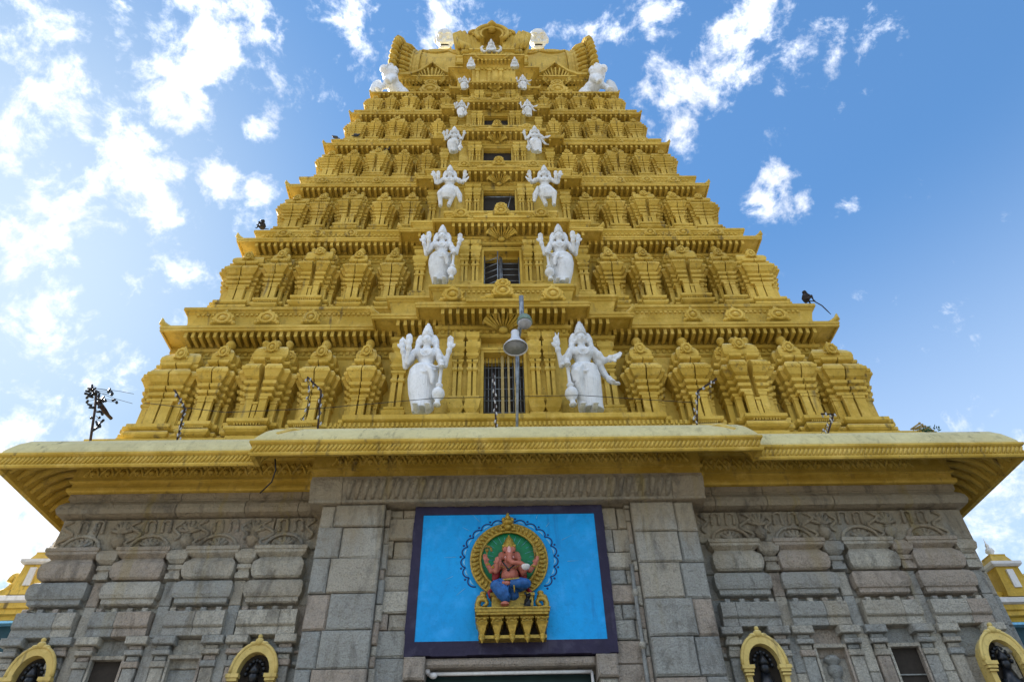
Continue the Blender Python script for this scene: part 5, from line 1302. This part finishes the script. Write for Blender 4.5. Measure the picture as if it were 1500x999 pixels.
b.build('foliage', M['leaf'], lf)
# wires strung along the front
for (pts, lab) in (([(212, 590, -.1), (330, 604, -.25), (470, 598, -.45), (640, 583, -.5), (850, 579, -.5), (1020, 590, -.45)], 'thin wire strung across the statues between the lamp rods'),
                   ([(381, 722, -.3), (398, 706, -.6), (404, 688, -.72), (403, 672, -.74)], 'short dark cable hanging from the eave over the stone cornice')):
    P3 = [at(*p) for p in pts]; b0 = P3[0]; a = MB(); a.tube([p-b0 for p in P3], .007 if 'thin' in lab else .014, 5); thing('wire', lab, 'wire', b0, data=a.mesh('wire', M['wire']))

# ------------------------------------------------------------------ monkeys and pigeons
def monkey(px, y, Y, rz, h, label, tail):
    b = MB()
    b.tube([(0, .02, .08), (0, .04, .3), (0, -.01, .52), (0, -.03, .62)], [.17, .2, .15, .08], 10); b.ell((0, -.06, .76), (.12, .13, .12)); b.ell((0, -.16, .73), (.06, .07, .055))
    for s in (-1, 1):
        b.ell((s*.115, -.03, .79), (.03, .02, .04))
        b.cap((s*.12, -.02, .14), (s*.17, -.26, .36), .09, .065); b.cap((s*.17, -.26, .36), (s*.15, -.28, .04), .055, .035); b.ell((s*.15, -.33, .025), (.035, .08, .025))
        b.cap((s*.14, -.02, .52), (s*.19, -.14, .36), .055, .045); b.cap((s*.19, -.14, .36), (s*.13, -.28, .38), .042, .03); b.ell((s*.12, -.31, .37), (.035, .04, .03))
    b.tube(tail, [.035]*(len(tail)-1)+[.02], 7)
    p = at(px, y, Y); s = h/.88
    o = thing('langur', label, 'monkey', p, rz, (s, s, s), data=fuse(b, 'langur', M['fur'], .02, 1))
    f = MB(); f.ell((0, -.185, .75), (.05, .05, .05)); f.build('face', M['black'], o)
p = at(1183, 442, 1.45)
monkey(1183, 442.5, 1.42, R(100), .45, 'dark monkey sitting on the right end of a ledge with its long tail hanging down', [(0, .1, .05), (-.06, -.05, .02), (-.25, -.2, -.15), (-.4, -.42, -.6), (-.45, -.55, -1.0), (-.42, -.72, -1.25)])
monkey(383, 335, 2.0, R(-60), .42, 'small dark monkey sitting on the left end of a ledge', [(0, .1, .05), (.1, .3, .03), (.2, .45, .02)])
def pigeon(px, y, Y, rz, label):
    b = MB(); b.ell((0, 0, .13), (.09, .17, .10)); b.ell((0, -.15, .25), (.055, .06, .06)); b.cap((0, -.1, .17), (0, -.15, .24), .06, .05); b.cap((0, .1, .12), (0, .32, .07), .06, .03); b.cap((0, -.2, .245), (0, -.25, .24), .016, .008, 6)
    for s in (-1, 1): b.ell((s*.075, .05, .14), (.03, .17, .07)); b.cap((s*.03, 0, .06), (s*.03, -.01, 0), .012, .01, 6)
    thing('pigeon', label, 'pigeon', at(px, y, Y), rz, (.6, .6, .6), data=fuse(b, 'pigeon', M['feather'], .014, 1), group='dark pigeons on the tower')
pigeon(555, 220, 2.86, R(-60), 'dark pigeon nearest the corner, left of another pigeon under the fourth eave')
pigeon(567, 221, 2.86, R(70), 'dark pigeon just right of another pigeon under the fourth eave')
pigeon(490, 203, 3.0, R(-80), 'dark pigeon perched on the left end of the fifth ledge')
pigeon(522, 200, 3.1, R(90), 'dark pigeon perched below the fifth left shrine')

# ------------------------------------------------------------------ low halls on both sides
def hall(sg, xin, label, ptx, z0):
    o = thing('side_hall', label, 'building', (sg*(xin+8), 10, 0))
    L = lambda mb, n, m_, par=None, lab=None: mb.build(n, m_, par or o, (-sg*(xin+8), -10, 0) if par is None else (0, 0, 0), label=lab)
    X = lambda a, b: tuple(sorted((sg*a, sg*b)))
    w_ = MB(); a, c = X(xin+.25, xin+16); w_.box(a, c, 6.3, 14, 0, z0-.55)
    WL = L(w_, 'wall', M['teal'])
    k = MB(); a, c = X(xin, xin+16)
    k.stack([(a, 14), (a, 6.1), (c, 6.1), (c, 14)], [(-.2, z0-.62), (-.1, z0-.6), (-.1, z0-.5), (.0, z0-.47), (.0, z0-.36), (.05, z0-.33), (.05, z0-.2)])
    L(k, 'cornice', M['ochre'])
    k = MB(); k.stack([(a, 14), (a, 6.1), (c, 6.1), (c, 14)], [(.03, z0-.2), (.12, z0-.16), (.12, z0-.03), (.05, z0)]); L(k, 'cornice_band', M['hallwhite'])
    k = MB(); k.stack([(a, 14), (a, 6.1), (c, 6.1), (c, 14)], [(-.3, z0-.72), (-.02, z0-.7), (-.02, z0-.64), (-.3, z0-.63)]); L(k, 'gutter', M['sky'])
    pp = MB(); a, c = X(xin+.1, xin+16); pp.box(a, c, 6.25, 6.55, z0-.01, z0+.22); L(pp, 'parapet', M['ochre'])
    for j in range(4):
        xc = sg*(xin+ptx+j*2.3); q4 = lambda h: [(xc-h, 6.4+h), (xc-h, 6.4-h), (xc+h, 6.4-h), (xc+h, 6.4+h)]
        p = MB(); p.stack(q4(.36), [(.05, z0), (.05, z0+.12), (.0, z0+.14), (-.04, z0+.85)]); PI = L(p, 'parapet_pier', M['ochre'])
        v = MB(); v.plate([(xc-.1, z0+.25), (xc+.1, z0+.25), (xc+.09, z0+.75), (xc-.09, z0+.75)], 6.01, 6.1); L(v, 'inset', M['hallwhite'], PI).location = PI.location*0
        t = MB(); t.stack(q4(.34), [(.03, z0+.85), (.08, z0+.9), (.08, z0+.98), (.0, z0+1.0)]); L(t, 'pier_cap', M['hallwhite'], PI)
        t = MB(); t.stack(q4(.28), [(.02, z0+1.0), (-.06, z0+1.2), (-.06, z0+1.26)]); L(t, 'pier_top', M['ochre'], PI)
        f = MB(); f.lathe([(.08, 0), (.05, .06), (.12, .16), (.1, .24), (.04, .3), (.06, .34), (.02, .42), (0, .6)], (xc, 6.4, z0+1.26), 10); L(f, 'finial', M['hallwhite'], PI)
        for s2 in (-1, 1):
            sc2 = MB(); cx2 = xc+s2*.72
            sc2.tube([(cx2+s2*(.12-.02*t)*math.cos(t)-s2*.1, 6.4, z0+.5+(.22-.02*t)*math.sin(t)) for t in [.5*w for w in range(12)]], .09, 7); sc2.tube([(cx2+s2*.3, 6.4, z0+.1), (cx2, 6.4, z0+.25), (cx2-s2*.22, 6.4, z0+.5)], .1, 7); L(sc2, 'scroll', M['ochre'])
hall(-1, 12.1, 'yellow and white hall with parapet piers beyond the left end of the stone base', .72, 8.95)
hall(1, 12.9, 'yellow and white hall with parapet piers beyond the right end of the stone base', .95, 8.5)
